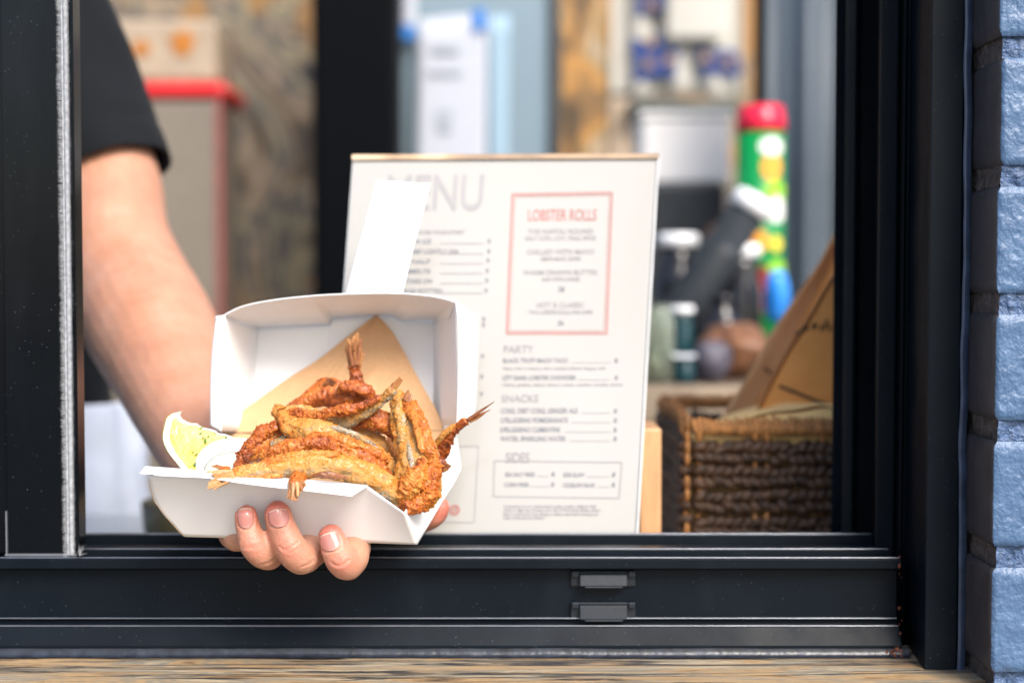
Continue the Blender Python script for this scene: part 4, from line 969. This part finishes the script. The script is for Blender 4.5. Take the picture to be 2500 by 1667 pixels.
bm = bmesh.new(); blobs(bm, lst)
obj('woven_wall', bm, M['weave'], bsk)
for k in range(int(PT/.045)):
    bm = bmesh.new(); lst = []
    p, n = perim(k*.045+.02)
    for dx in (-.004, .004):
        tdir = n.cross(Vector((0, 0, 1)))
        for rrow in range(rows*2+3):
            z = zb0+rrow*(zt-zb0)/(rows*2+2); o = .0026 if (rrow//2+k) % 2 == 0 or rrow > rows*2-2 else -.002
            lst.append((p+n*o+tdir*dx+Vector((0, 0, z)), Vector((0, 0, 1)), .0062, .0020))
    blobs(bm, lst); obj('stake', bm, M['rim'], bsk)
bm = bmesh.new(); lst = []
s = 0
while s < PT:
    p, n = perim(s); tdir = n.cross(Vector((0, 0, 1)))
    lst.append((p+Vector((0, 0, zt-.001+random.gauss(0, .0006))), Vector((0, 0, 1))+tdir*.35, .0064+random.random()*.0012, .0023)); lst.append((p+n*.003+Vector((0, 0, zt-.0035)), Vector((0, 0, 1))+tdir*.35, .0058, .0024)); s += .0036
blobs(bm, lst); obj('rim', bm, M['rim'], bsk)
M['napkin'] = plain('cream_paper_napkin', (.90, .60, .24), .8, var=.05)
bm = bmesh.new()
def nk(u, v):
    x = P(1752, 1000, .27).x+.12*u; h = zt+.015*math.sin(math.pi*min(1, u*1.15))*(1-.25*v)-.028*abs(u-.45)*0+.004*noise.noise(Vector((u*4, v*3, 0)))
    return Vector((x, .222+.07*v, h-.006*(1-u)))
grid(bm, nk, 40, 20)
grid(bm, lambda u, v: Vector((P(1752, 1000, .27).x-.03+.16*u, .2205+.0008*math.sin(u*20), COUNTER_Z+.01+(nk(max(0, min(1, u*1.2-.2)), 0).z-COUNTER_Z-.012)*v)), 30, 8)
tag(solid(obj('paper_napkins', bm, M['napkin']), .0006), 'cream paper napkins tucked in the front of the woven basket', 'napkins')
M['bagpale'] = kraft('pale_outer_bag_paper', (.80, .53, .31), (.70, .44, .24))
def bag(label, Y, outline, gus, fold, th):
    t = thing('paper_bag', label, 'paper bag', tuple(P(*outline[0], Y)), 'kraft paper bags in the basket')
    bm = bmesh.new(); vs = [bm.verts.new(P(x, y, Y)) for x, y in outline]; bm.faces.new(vs); f2 = bmesh.ops.extrude_face_region(bm, geom=bm.faces[:])
    bmesh.ops.translate(bm, verts=[e for e in f2['geom'] if isinstance(e, bmesh.types.BMVert)], vec=(0, th, 0)); bmesh.ops.recalc_face_normals(bm, faces=bm.faces)
    bevel(obj('front_face', bm, M['bag'], t, False), .001)
    bm = bmesh.new(); n = len(gus[0])-1
    grid(bm, lambda u, v: P(*lerp_poly(gus[0], u), Y-.001).lerp(P(*lerp_poly(gus[1], u), Y+.012), v)+Vector((0, .003*math.sin(v*math.pi), 0)), 24, 6); solid(obj('side_gusset', bm, M['bagpale'], t), .0004)
    for a, b_ in fold:
        bm = bmesh.new(); p, q = P(*a, Y-.0006), P(*b_, Y-.0006); d = Vector((0, 0, .0012))
        bm.faces.new([bm.verts.new(x) for x in (p-d, q-d, q+d, p+d)]); obj('fold_line', bm, M['bagdark'], t, False)  # each fold drawn as a thin dark strip
    return t
M['bagdark'] = plain('dark_print_and_fold_lines', (.06, .035, .02), .8)
bag('rear brown paper bag leaning in the basket, its pale folded gusset edge up the left', .315, [(2070, 560), (2030, 650), (1930, 840), (1812, 1050), (2200, 1050), (2200, 560)],
    [[(2045, 550), (2001, 640), (1950, 712), (1873, 827), (1838, 899), (1781, 986), (1745, 1045)], [(2075, 575), (2031, 660), (1992, 735), (1935, 840), (1898, 905), (1845, 1000), (1815, 1045)]], [((1865, 898), (1905, 925))], .01)
b2 = bag('front brown paper bag in the basket with dark print near its right edge', .265, [(2100, 600), (2031, 695), (1986, 775), (1934, 855), (1898, 920), (1852, 1010), (1845, 1040), (2200, 1040), (2200, 600)],
    [[(2085, 600), (2025, 685), (1980, 762), (1926, 845), (1888, 912), (1842, 1010), (1832, 1040)], [(2100, 612), (2036, 697), (1992, 776), (1940, 857), (1904, 922), (1858, 1012), (1850, 1040)]], [((1902, 942), (2060, 1005)), ((1940, 815), (1975, 800))], .01)
bm = bmesh.new()
for x, y, ww, h, a in ((1988, 795, 12, 13, 0), (2005, 800, 5, 16, 0), (2016, 792, 6, 24, -.3), (2026, 800, 5, 18, .2), (2044, 800, 8, 20, 0)):
    p = P(x, y, .2635); hw, hh = mm(ww, .26)/2, mm(h, .26)/2; ca, sa = math.cos(a), math.sin(a)
    bm.faces.new([bm.verts.new(p+Vector((i*hw*ca-j*hh*sa, 0, i*hw*sa+j*hh*ca))) for i, j in ((-1, -1), (1, -1), (1, 1), (-1, 1))])
obj('printed_marks', bm, M['bagdark'], b2, False)
# ------------------------------------------------------------------ back of the shop
def wallpaper():
    m, nt, b = base_mat('botanical_patterned_wallpaper', .7); v = coords(nt, (1, 1, .6))
    a = nz(nt, v, 4.6, 4, .5, 2.4); c = ramp(nt, a, [(.30, (.02, .02, .025)), (.39, (.12, .085, .05)), (.47, (.30, .225, .15)), (.52, (.055, .055, .06)), (.60, (.30, .25, .15)), (.67, (.13, .095, .065)), (.72, (.02, .025, .035))])
    o = ramp(nt, nz(nt, v, 7, 2, .5, 1.0), [(.58, (0, 0, 0)), (.64, (.85, .85, .85))])
    nt.links.new(mixc(nt, o, c, (.30, .15, .04)), b.inputs['Base Color']); return m
M['wp'] = wallpaper()
YB = 2.5
bm = bmesh.new(); box(bm, -2.3, 2.4, YB, YB+.12, 0, 2.9)
tag(obj('back_wall', bm, M['wp'], None, False), 'back wall of the shop with patterned brown and cream wallpaper', 'wall')
def wpx(px, Y): return P(px, 600, Y).x
def wpz(py, Y): return P(1250, py, Y).z
def panel(name, px0, px1, py0, py1, Y, m, parent=None, th=.02, rnd=.004):
    bm = bmesh.new(); box(bm, wpx(px0, Y), wpx(px1, Y), Y, Y+th, wpz(py1, Y), wpz(py0, Y)); return bevel(obj(name, bm, m, parent, False), min(rnd, th*.3))
# cooler with a red topped frame
Yc = 1.95
M['cool'] = plain('grey_beige_cooler_door', (.17, .145, .115), .4, var=.05); M['red'] = plain('red_trim', (.62, .015, .02), .4); M['cream'] = plain('cream_header', (.34, .265, .19), .6)
M['orange'] = plain('ochre_leaf_print', (.38, .13, .008), .6)
co = thing('display_cooler', 'grey display cooler with a red trim band and cream header behind the arm', 'cooler', (wpx(380, Yc), Yc+.2, 0))
bm = bmesh.new(); box(bm, wpx(150, Yc), wpx(535, Yc), Yc+.03, Yc+.20, .005, wpz(240, Yc)); bevel(obj('cabinet', bm, M['cool'], co, False), .01)
bm = bmesh.new(); box(bm, wpx(160, Yc), wpx(527, Yc), Yc+.005, Yc+.028, .1, wpz(246, Yc)); bevel(obj('door', bm, M['cool'], co, False), .006)
bm = bmesh.new(); box(bm, wpx(140, Yc), wpx(556, Yc), Yc, Yc+.21, wpz(238, Yc)+.0005, wpz(200, Yc)); bevel(obj('red_band', bm, M['red'], co, False), .012)
bm = bmesh.new(); box(bm, wpx(528, Yc), wpx(541, Yc), Yc+.002, Yc+.029, .1, wpz(240, Yc)); obj('red_edge_strip', bm, plain('faded_red_edge', (.24, .07, .06), .5), co, False)
bm = bmesh.new(); box(bm, wpx(150, Yc), wpx(530, Yc), Yc+.01, Yc+.19, wpz(199, Yc), wpz(45, Yc)); hd = bevel(obj('header', bm, M['cream'], co, False), .01)
for cx in (345, 445):
    bm = bmesh.new()
    for a, L in ((-.55, 52), (-.2, 62), (.15, 66), (.5, 58)):
        if cx == 345: L *= .6
        p = [P(cx-14, 135, Yc+.007), P(cx+L*math.sin(a)-9, 138-L*math.cos(a)*1.0, Yc+.007), P(cx+L*math.sin(a)+7, 140-L*math.cos(a), Yc+.007), P(cx+16, 135, Yc+.007)]
        for q in p: q.y -= .0008*(a+1)
        bm.faces.new([bm.verts.new(q) for q in p])
    obj('leaf_print', bm, M['orange'], hd, False)
# black column
M['black_upright'] = plain('black_gloss_column', (.0015, .002, .003), .5, spec=.05)
bm = bmesh.new(); box(bm, wpx(762, 1.75), wpx(972, 1.75), 1.75, 1.87, .005, 2.4); bevel(ob := obj('column', bm, M['black_upright'], None, False), .012)
tag(ob, 'wide black square column behind the left edge of the menu', 'column')
# glazed door
Yd = 1.95
gd = thing('glass_door', 'grey blue glazed door with dark stiles behind the menu top', 'door', (wpx(1210, Yd), Yd, 0))
M['glassb'] = plain('frosted_blue_grey_glass', (.17, .24, .29), .25, var=.10, vs=2.5); M['stile'] = plain('dark_stile', (.03, .035, .04), .4)
bm = bmesh.new(); box(bm, wpx(985, Yd), wpx(1338, Yd), Yd+.01, Yd+.03, .2, 2.3); obj('glass_pane', bm, M['glassb'], gd, False)
for a, b_ in ((960, 984.5), (1338.5, 1364)):
    bm = bmesh.new(); box(bm, wpx(a, Yd), wpx(b_, Yd), Yd, Yd+.045, .005, 2.35); bevel(obj('stile', bm, M['stile'], gd, False), .004)
bm = bmesh.new(); box(bm, wpx(984.6, Yd), wpx(1338.4, Yd), Yd, Yd+.045, .005, .2); bevel(obj('bottom_rail', bm, M['stile'], gd, False), .004)
def brownm():
    m, nt, b = base_mat('amber_brown_painted_reflections', .4); v = coords(nt, (1.6, 1, .5))
    nt.links.new(ramp(nt, nz(nt, v, 9, 3, .5, 1.5), [(.33, (.05, .035, .02)), (.45, (.22, .12, .04)), (.52, (.45, .22, .05)), (.60, (.20, .15, .07)), (.70, (.42, .32, .22))]), b.inputs['Base Color']); return m  # reflections in the brown glass are painted as amber colour bands
M['brown'] = brownm()
ob = panel('brown_glass_pane', 1372, 1478, -200, 700, 2.1, M['brown'], None, .006, .001); tag(ob, 'brown glass with amber reflections painted in, a narrow banner between the glass door and the white cloth', 'pane')  # glass pane beside the door, reflections put into its colour
# notice papers with blue tape
M['paper'] = plain('white_notice_paper', (.42, .45, .52), .7, var=.02); M['tape'] = plain('blue_masking_tape', (.004, .15, .50), .6); M['pgrey'] = plain('grey_notice_print', (.30, .33, .39), .7)
M['paperb'] = plain('pale_blue_paper', (.26, .38, .48), .7, var=.02)
def sheetp(name, label, pts, Y, m):
    bm = bmesh.new(); grid(bm, lambda u, v: P(*[a+(b_-a)*v for a, b_ in zip([a+(b_-a)*u for a, b_ in zip(pts[0], pts[1])], [a+(b_-a)*u for a, b_ in zip(pts[3], pts[2])])], Y)+Vector((0, -.004*math.sin(math.pi*u)*v, 0)), 12, 12)
    o = solid(obj(name, bm, m), .0006); return tag(o, label, 'notice')
n1 = sheetp('notice_sheet', 'white paper notice taped to the glass door with blue tape', [(1022, 48), (1190, 30), (1186, 640), (1012, 640)], 1.93, M['paper'])
n1.location = (0, 0, 0)
def on(parent, name, x0_, x1_, y0_, y1_, Y, m):
    bm = bmesh.new(); box(bm, wpx(x0_, Y), wpx(x1_, Y), Y, Y+.001, wpz(y1_, Y), wpz(y0_, Y)); return obj(name, bm, m, parent, False)
on(n1, 'blue_tape', 1156, 1186, 22, 74, 1.922, M['tape'])
for a in ((1055, 1125, 112, 128), (1045, 1130, 172, 182), (1070, 1105, 270, 320)): on(n1, 'printed_block', *a, 1.9235, M['pgrey'])
n2 = sheetp('notice_sheet', 'pale blue paper hanging just right of the white notice on the glass door', [(1196, 40), (1245, 36), (1238, 640), (1192, 640)], 1.94, M['paperb'])
n3 = sheetp('notice_sheet', 'narrow white paper strip left of the notice, blue tape at its lower corner', [(984, -80), (1018, -84), (1016, 84), (984, 84)], 1.94, M['paper'])
on(n3, 'blue_tape', 985, 1014, 62, 96, 1.93, M['tape'])
# white cloth with blue shapes
M['wcloth'] = plain('white_printed_cloth', (.42, .41, .375), .8, var=.06, vs=6); M['navy'] = plain('navy_blue_print', (.008, .035, .16), .8, var=.3, vs=30); M['tan'] = plain('tan_print_spot', (.24, .15, .07), .8)
Yw = 2.2
cl = thing('printed_cloth', 'white hanging cloth printed with navy blue shapes and tan spots', 'cloth', (wpx(1670, Yw), Yw, wpz(240, Yw)))
bm = bmesh.new()
def clf(u, v):
    px = 1492+(1810-1492)*u; py = -260+(232+260)*v+8*math.sin(u*9)*v; return P(px, py, Yw)+Vector((0, .012*math.sin(u*22), 0))
grid(bm, clf, 40, 20); base = solid(obj('cloth', bm, M['wcloth'], cl), .001)
def blobpoly(bm, pts, Y): bm.faces.new([bm.verts.new(P(x, y, Y)) for x, y in pts])
bm = bmesh.new()
for ox, oy in ((0, 0), (5, -160)):
    pts = [(1540, 92), (1575, 100), (1610, 84), (1620, 115), (1662, 122), (1650, 160), (1655, 190), (1620, 182), (1590, 192), (1548, 198), (1552, 150)]
    blobpoly(bm, [(x+ox, y+oy) for x, y in pts], Yw-.016)
blobpoly(bm, [(1698, 118), (1740, 126), (1770, 118), (1800, 126), (1812, 180), (1790, 192), (1755, 178), (1716, 186), (1708, 150)], Yw-.016)
pr = obj('blue_print', bm, M['navy'], base, False)
for cx, cy in ((1588, 104), (1584, 156), (1634, 148), (1725, 143), (1776, 150), (1590, 12)):
    bm = bmesh.new(); lathe(bm, [(.0001, 0), (mm(13, Yw), 0), (mm(13, Yw), .002), (.0001, .002)], P(cx, cy, Yw-.0185), 16, Vector((0, -1, 0))); obj('tan_spot', bm, M['tan'], base, False)
sheetp('card', 'square white card pinned over the top right of the printed cloth', [(1628, -100), (1772, -100), (1770, 98), (1626, 98)], Yw-.03, M['wcloth'])['category'] = 'card'
M['dk'] = plain('dark_green_grey_shelf', (.06, .075, .07), .6, var=.4, vs=20)
ob = panel('shelf', 1535, 1800, 246, 272, 2.1, M['dk'], None, .2, .004); tag(ob, 'dark shelf board above the square white box', 'shelf')
ob = panel('cream_board', 1484, 1545, 240, 640, 2.15, M['cream'], None, .02, .004); tag(ob, 'narrow cream upright board left of the square white box', 'board')
M['wbox'] = plain('white_carton', (.80, .785, .77), .6, var=.04, vs=8)
Yk = 1.55
cb = thing('carton', 'square white cardboard carton standing above the dark screen', 'carton', (wpx(1670, Yk), Yk+.1, wpz(452, Yk)))
bm = bmesh.new(); box(bm, wpx(1566, Yk), wpx(1782, Yk), Yk, Yk+.16, wpz(447, Yk), wpz(292, Yk)); bevel(obj('box', bm, M['wbox'], cb, False), .006)
bm = bmesh.new(); box(bm, wpx(1560, Yk), wpx(1788, Yk), Yk-.004, Yk+.165, wpz(291, Yk), wpz(272, Yk)); bevel(obj('lid', bm, M['wbox'], cb, False), .004)
# back table
TZ = wpz(945, .72)
M['tabt'] = plain('scratched_brown_worktop', (.16, .12, .09), .45, var=.5, vs=25)
tb = thing('table', 'brown topped work table with a pale front edge behind the basket', 'table', (.5, 1.0, 0))
bm = bmesh.new(); box(bm, .02, 1.1, .72, 1.72, TZ-.03, TZ); bevel(obj('tabletop', bm, M['tabt'], tb, False), .003)
bm = bmesh.new(); box(bm, .02, 1.1, .714, .7195, TZ-.032, TZ+.002); obj('edge_strip', bm, M['cream'], tb, False)
for x in (.05, 1.07):
    for y in (.75, 1.68):
        bm = bmesh.new(); box(bm, x-.02, x+.02, y-.02, y+.02, .005, TZ-.0305); obj('leg', bm, M['stile'], tb, False)
# screen supports the carton
ob = thing('screen', 'dark grey screen housing below the white carton', 'screen', (wpx(1650, 1.5), 1.6, TZ))
M['scr'] = plain('dark_grey_plastic', (.025, .03, .036), .45, spec=.2)
bm = bmesh.new(); box(bm, wpx(1560, 1.5), wpx(1772, 1.5), 1.5, 1.74, wpz(690, 1.5), wpz(449, 1.55)-.0015); bevel(obj('housing', bm, M['scr'], ob, False), .01)
bm = bmesh.new(); box(bm, wpx(1620, 1.5), wpx(1720, 1.5), 1.53, 1.7, TZ+.0005, wpz(690, 1.5)-.0005); bevel(obj('base', bm, M['scr'], ob, False), .006)
# bottles on the table
M['bdark'] = plain('dark_bottle_glass', (.012, .012, .015), .12); M['bteal'] = plain('teal_bottle', (.003, .035, .045), .15); M['bwhite'] = plain('white_cap_and_highlight', (.85, .87, .90), .25)  # white caps: some only draw blurred bright highlights
M['bgreen'] = plain('green_printed_can', (.0, .22, .05), .3); M['cred'] = plain('red_plastic_lid', (.70, .012, .05), .25)
def bottle(label, px, Y, r, h, mb, capr=.5, capm='bwhite', neck=.18, axis=Vector((0, 0, 1)), base=None, group='bottles on the back table'):
    c = base or Vector((wpx(px, Y), Y, TZ+.0005)); t = thing('bottle', label, 'bottle', tuple(c), group)
    bm = bmesh.new(); lathe(bm, [(.001, 0), (r*.95, 0), (r, .004), (r, h*.62), (r*.85, h*.70), (r*capr, h*(1-neck)), (r*capr, h*.90), (.001, h*.90)], c, 28, axis); obj('glass_body', bm, mb, t)
    bm = bmesh.new(); lathe(bm, [(.001, h*.9+.0004), (r*capr*1.15, h*.9+.0004), (r*capr*1.15, h-.003), (r*capr*1.05, h), (.001, h)], c, 28, axis); obj('cap', bm, M[capm], t)
    return t
def htop(py, Y): return wpz(py, Y)-TZ
bottle('dark bottle with a blurred highlight drawn as its white cap, standing just right of the menu', 1655, 1.05, .036, htop(572, 1.05), M['bdark'], .62)
bottle('dark slim bottle with a white cap in front of the green can', 1808, 1.0, .026, htop(598, 1.0), M['bdark'], .8)
bottle('teal bottle with a blurred highlight drawn as its pale cap, low beside the menu', 1664, .88, .015, htop(748, .88), M['bteal'], .85)
bottle('short teal bottle with a blurred highlight drawn as its pale cap, nearest the menu edge', 1670, .78, .012, htop(866, .78), M['bteal'], 1.0)
bottle('dark bottle with a black cap between the teal bottles and the green can', 1725, 1.1, .034, htop(640, 1.1), M['bdark'], .5, 'bdark')
bottle('small black bottle standing behind the basket rim', 1765, .92, .026, htop(720, .92), M['bdark'], .5, 'bdark')
ax2 = Vector((.55, .05, .85)).normalized()
bottle('dark squeeze bottle leaning right with its white top up', 1650, 1.02, .027, .21, M['scr'], .85, 'bwhite', .3, ax2, Vector((wpx(1615, .98), .98, TZ+.03)))
for lb, pa, pb, r_, mt_ in (('orange brown wooden handle leaning between the squeeze bottle and the green can', (1700, 800), (1775, 560), 20, 'oakf'), ('dark wooden handle leaning behind the squeeze bottle top', (1660, 800), (1715, 575), 22, 'bdark'), ('short black handled tool leaning beside the green can', (1790, 850), (1740, 660), 18, 'bdark')):
    Yh = 1.14; a_, b_ = P(*pa, Yh), P(*pb, Yh); a_.z = TZ+.012; d_ = b_-a_; bm = bmesh.new(); rr_ = mm(r_, Yh)
    lathe(bm, [(.001, 0), (rr_*.6, .002), (rr_*.7, d_.length*.5), (rr_, d_.length*.8), (rr_*.9, d_.length*.97), (.001, d_.length)], a_, 20, d_); tag(obj('utensil', bm, M[mt_]), lb, 'utensil', 'utensils on the back table')
# big green can
gc = Vector((wpx(1855, 1.1), 1.1, TZ+.0005)); hc = htop(262, 1.1); rc2 = mm(58, 1.1)
can = thing('snack_can', 'tall green printed can with a red lid beside the grey curtain', 'can', tuple(gc))
bm = bmesh.new(); lathe(bm, [(.001, 0), (rc2, 0), (rc2, hc*.9), (.001, hc*.9)], gc, 40); cb_ = obj('can_body', bm, M['bgreen'], can)
bm = bmesh.new(); lathe(bm, [(.001, hc*.9+.0005), (rc2*1.03, hc*.9+.0005), (rc2*1.03, hc*.955), (rc2*.95, hc*.97), (rc2*.93, hc), (.001, hc)], gc, 40); obj('lid', bm, M['cred'], can)
cols = {'w': plain('white_label_patch', (.80, .80, .78), .3), 'o': plain('orange_label_patch', (.80, .34, .04), .3), 'y': plain('yellow_label_patch', (.75, .60, .05), .3), 'g': plain('lime_label_patch', (.25, .55, .03), .3), 'r': plain('maroon_label_patch', (.20, .01, .015), .3)}
for kx, (ang, zf, ra, rz, ck) in enumerate(((-1.25, .84, .55, .035, 'w'), (-1.25, .76, .45, .05, 'o'), (-1.0, .67, .6, .04, 'g'), (-1.65, .60, .25, .03, 'y'), (-1.0, .60, .4, .05, 'w'), (-1.75, .48, .35, .04, 'o'), (-1.05, .47, .28, .03, 'y'), (-.95, .36, .5, .05, 'g'), (-1.6, .30, .3, .09, 'r'), (-1.15, .27, .4, .07, 'w'))):
    bm = bmesh.new(); rr = rc2+.0006+.0003*kx
    def f(u, v): a = 2*math.pi*u; x = ang+ra*v*math.cos(a); return gc+Vector((rr*math.cos(x), rr*math.sin(x), hc*(zf+rz*v*math.sin(a))))
    grid(bm, f, 24, 4); obj('label_patch', bm, cols[ck], cb_)
# odds and ends on the table
M['tongs'] = plain('orange_brown_paper', (.17, .075, .035), .5, var=.3); M['bluep'] = plain('blue_plastic_film', (.02, .20, .62), .25, var=.3, vs=40)
def lump(name, label, cat, px, py0, py1, wpx_, Y, m, seed=0, sq=1.0):
    c = Vector((wpx(px, Y), Y, 0)); zlo, zhi = wpz(py1, Y), wpz(py0, Y); zlo = max(zlo, TZ+.0005) if True else zlo; bm = bmesh.new(); rx = mm(wpx_, Y)
    def f(u, v):
        a = 2*math.pi*u; b_ = math.pi*v; r = math.sin(b_)**.6; q = Vector((rx*r*math.cos(a), rx*sq*r*math.sin(a), (zlo+zhi)/2-(zhi-zlo)/2*math.cos(b_)))
        n = noise.noise(q*28+Vector((seed, 0, 0)))*.35+noise.noise(q*70+Vector((seed, 0, 0)))*.15
        return c+Vector((q.x*(1+n), q.y*(1+n), max(zlo, q.z+n*.008)))
    grid(bm, f, 36, 24); return tag(obj(name, bm, m), label, cat)
lump('crumpled_film', 'crumpled blue plastic film beside the paper bags', 'plastic film', 1900, 660, 790, 32, .95, M['bluep'], 3)
lump('bread_bag', 'tan paper wrapped bundle behind the bottles', 'bundle', 1745, 545, 900, 42, 1.2, M['tongs'], 5)
lump('cloth_bundle', 'brown folded cloth low behind the basket', 'cloth', 1790, 790, 940, 90, .86, M['tongs'], 8)
lump('small_bag', 'grey purple pouch low between the teal bottle and the cloth', 'pouch', 1735, 830, 940, 45, .80, plain('grey_purple_pouch', (.07, .065, .09), .5, var=.4), 9)
# clear jar
m, nt, b = base_mat('greenish_jar_glass', .05); b.inputs['Base Color'].default_value = (.75, .82, .70, 1); b.inputs['Transmission Weight'].default_value = .85; b.inputs['IOR'].default_value = 1.45
jc = Vector((wpx(1612, .78), .78, TZ+.0005)); jr = mm(36, .78); jt = thing('glass_jar', 'clear greenish glass jar half hidden by the right edge of the menu', 'jar', tuple(jc))
h = htop(745, .78); bm = bmesh.new(); lathe(bm, [(.001, 0), (jr, 0), (jr, h*.8), (jr*.8, h*.9), (jr*.8, h), (jr*.75, h), (jr*.75, h*.9), (jr*.93, h*.79), (jr*.93, .004), (.001, .004)], jc, 32); obj('jar_body', bm, m, jt)
# curtain on the right
m = plain('blue_grey_slatted_panel', (.065, .085, .108), .45, var=.08, vs=3, scale=(1, 1, .1))
bm = bmesh.new()
def cu(u, v):
    x = wpx(1868, 1.3)+.30*u; return Vector((x, 1.3+.016*math.sin(u*26)+.004*math.sin(u*60), .02+1.82*v))
grid(bm, cu, 160, 4); tag(solid(obj('curtain', bm, m), .002), 'blue grey folded curtain hanging on the right behind the green can', 'curtain')
bm = bmesh.new(); box(bm, wpx(1848, 1.36), wpx(1872, 1.36), 1.36, 1.40, .005, 2.4); bevel(ob := obj('black_upright', bm, M['black_upright'], None, False), .004); tag(ob, 'dark gap filled by a thin post at the left edge of the grey curtain', 'black_upright')  # black strip put where there is only a dark gap
# small olive cup on the inner counter behind the box corner
M['olive'] = plain('olive_brown_ceramic', (.12, .10, .05), .35)
c = Vector((P(432, 1285, .40).x, .40, COUNTER_Z+.0005)); bm = bmesh.new()
lathe(bm, [(.001, 0), (.020, 0), (.026, .012), (.028, .034), (.026, .034), (.023, .012), (.001, .004)], c, 32); tag(obj('bowl', bm, M['olive']), 'small olive brown bowl on the steel worktop behind the lower left of the box', 'bowl')
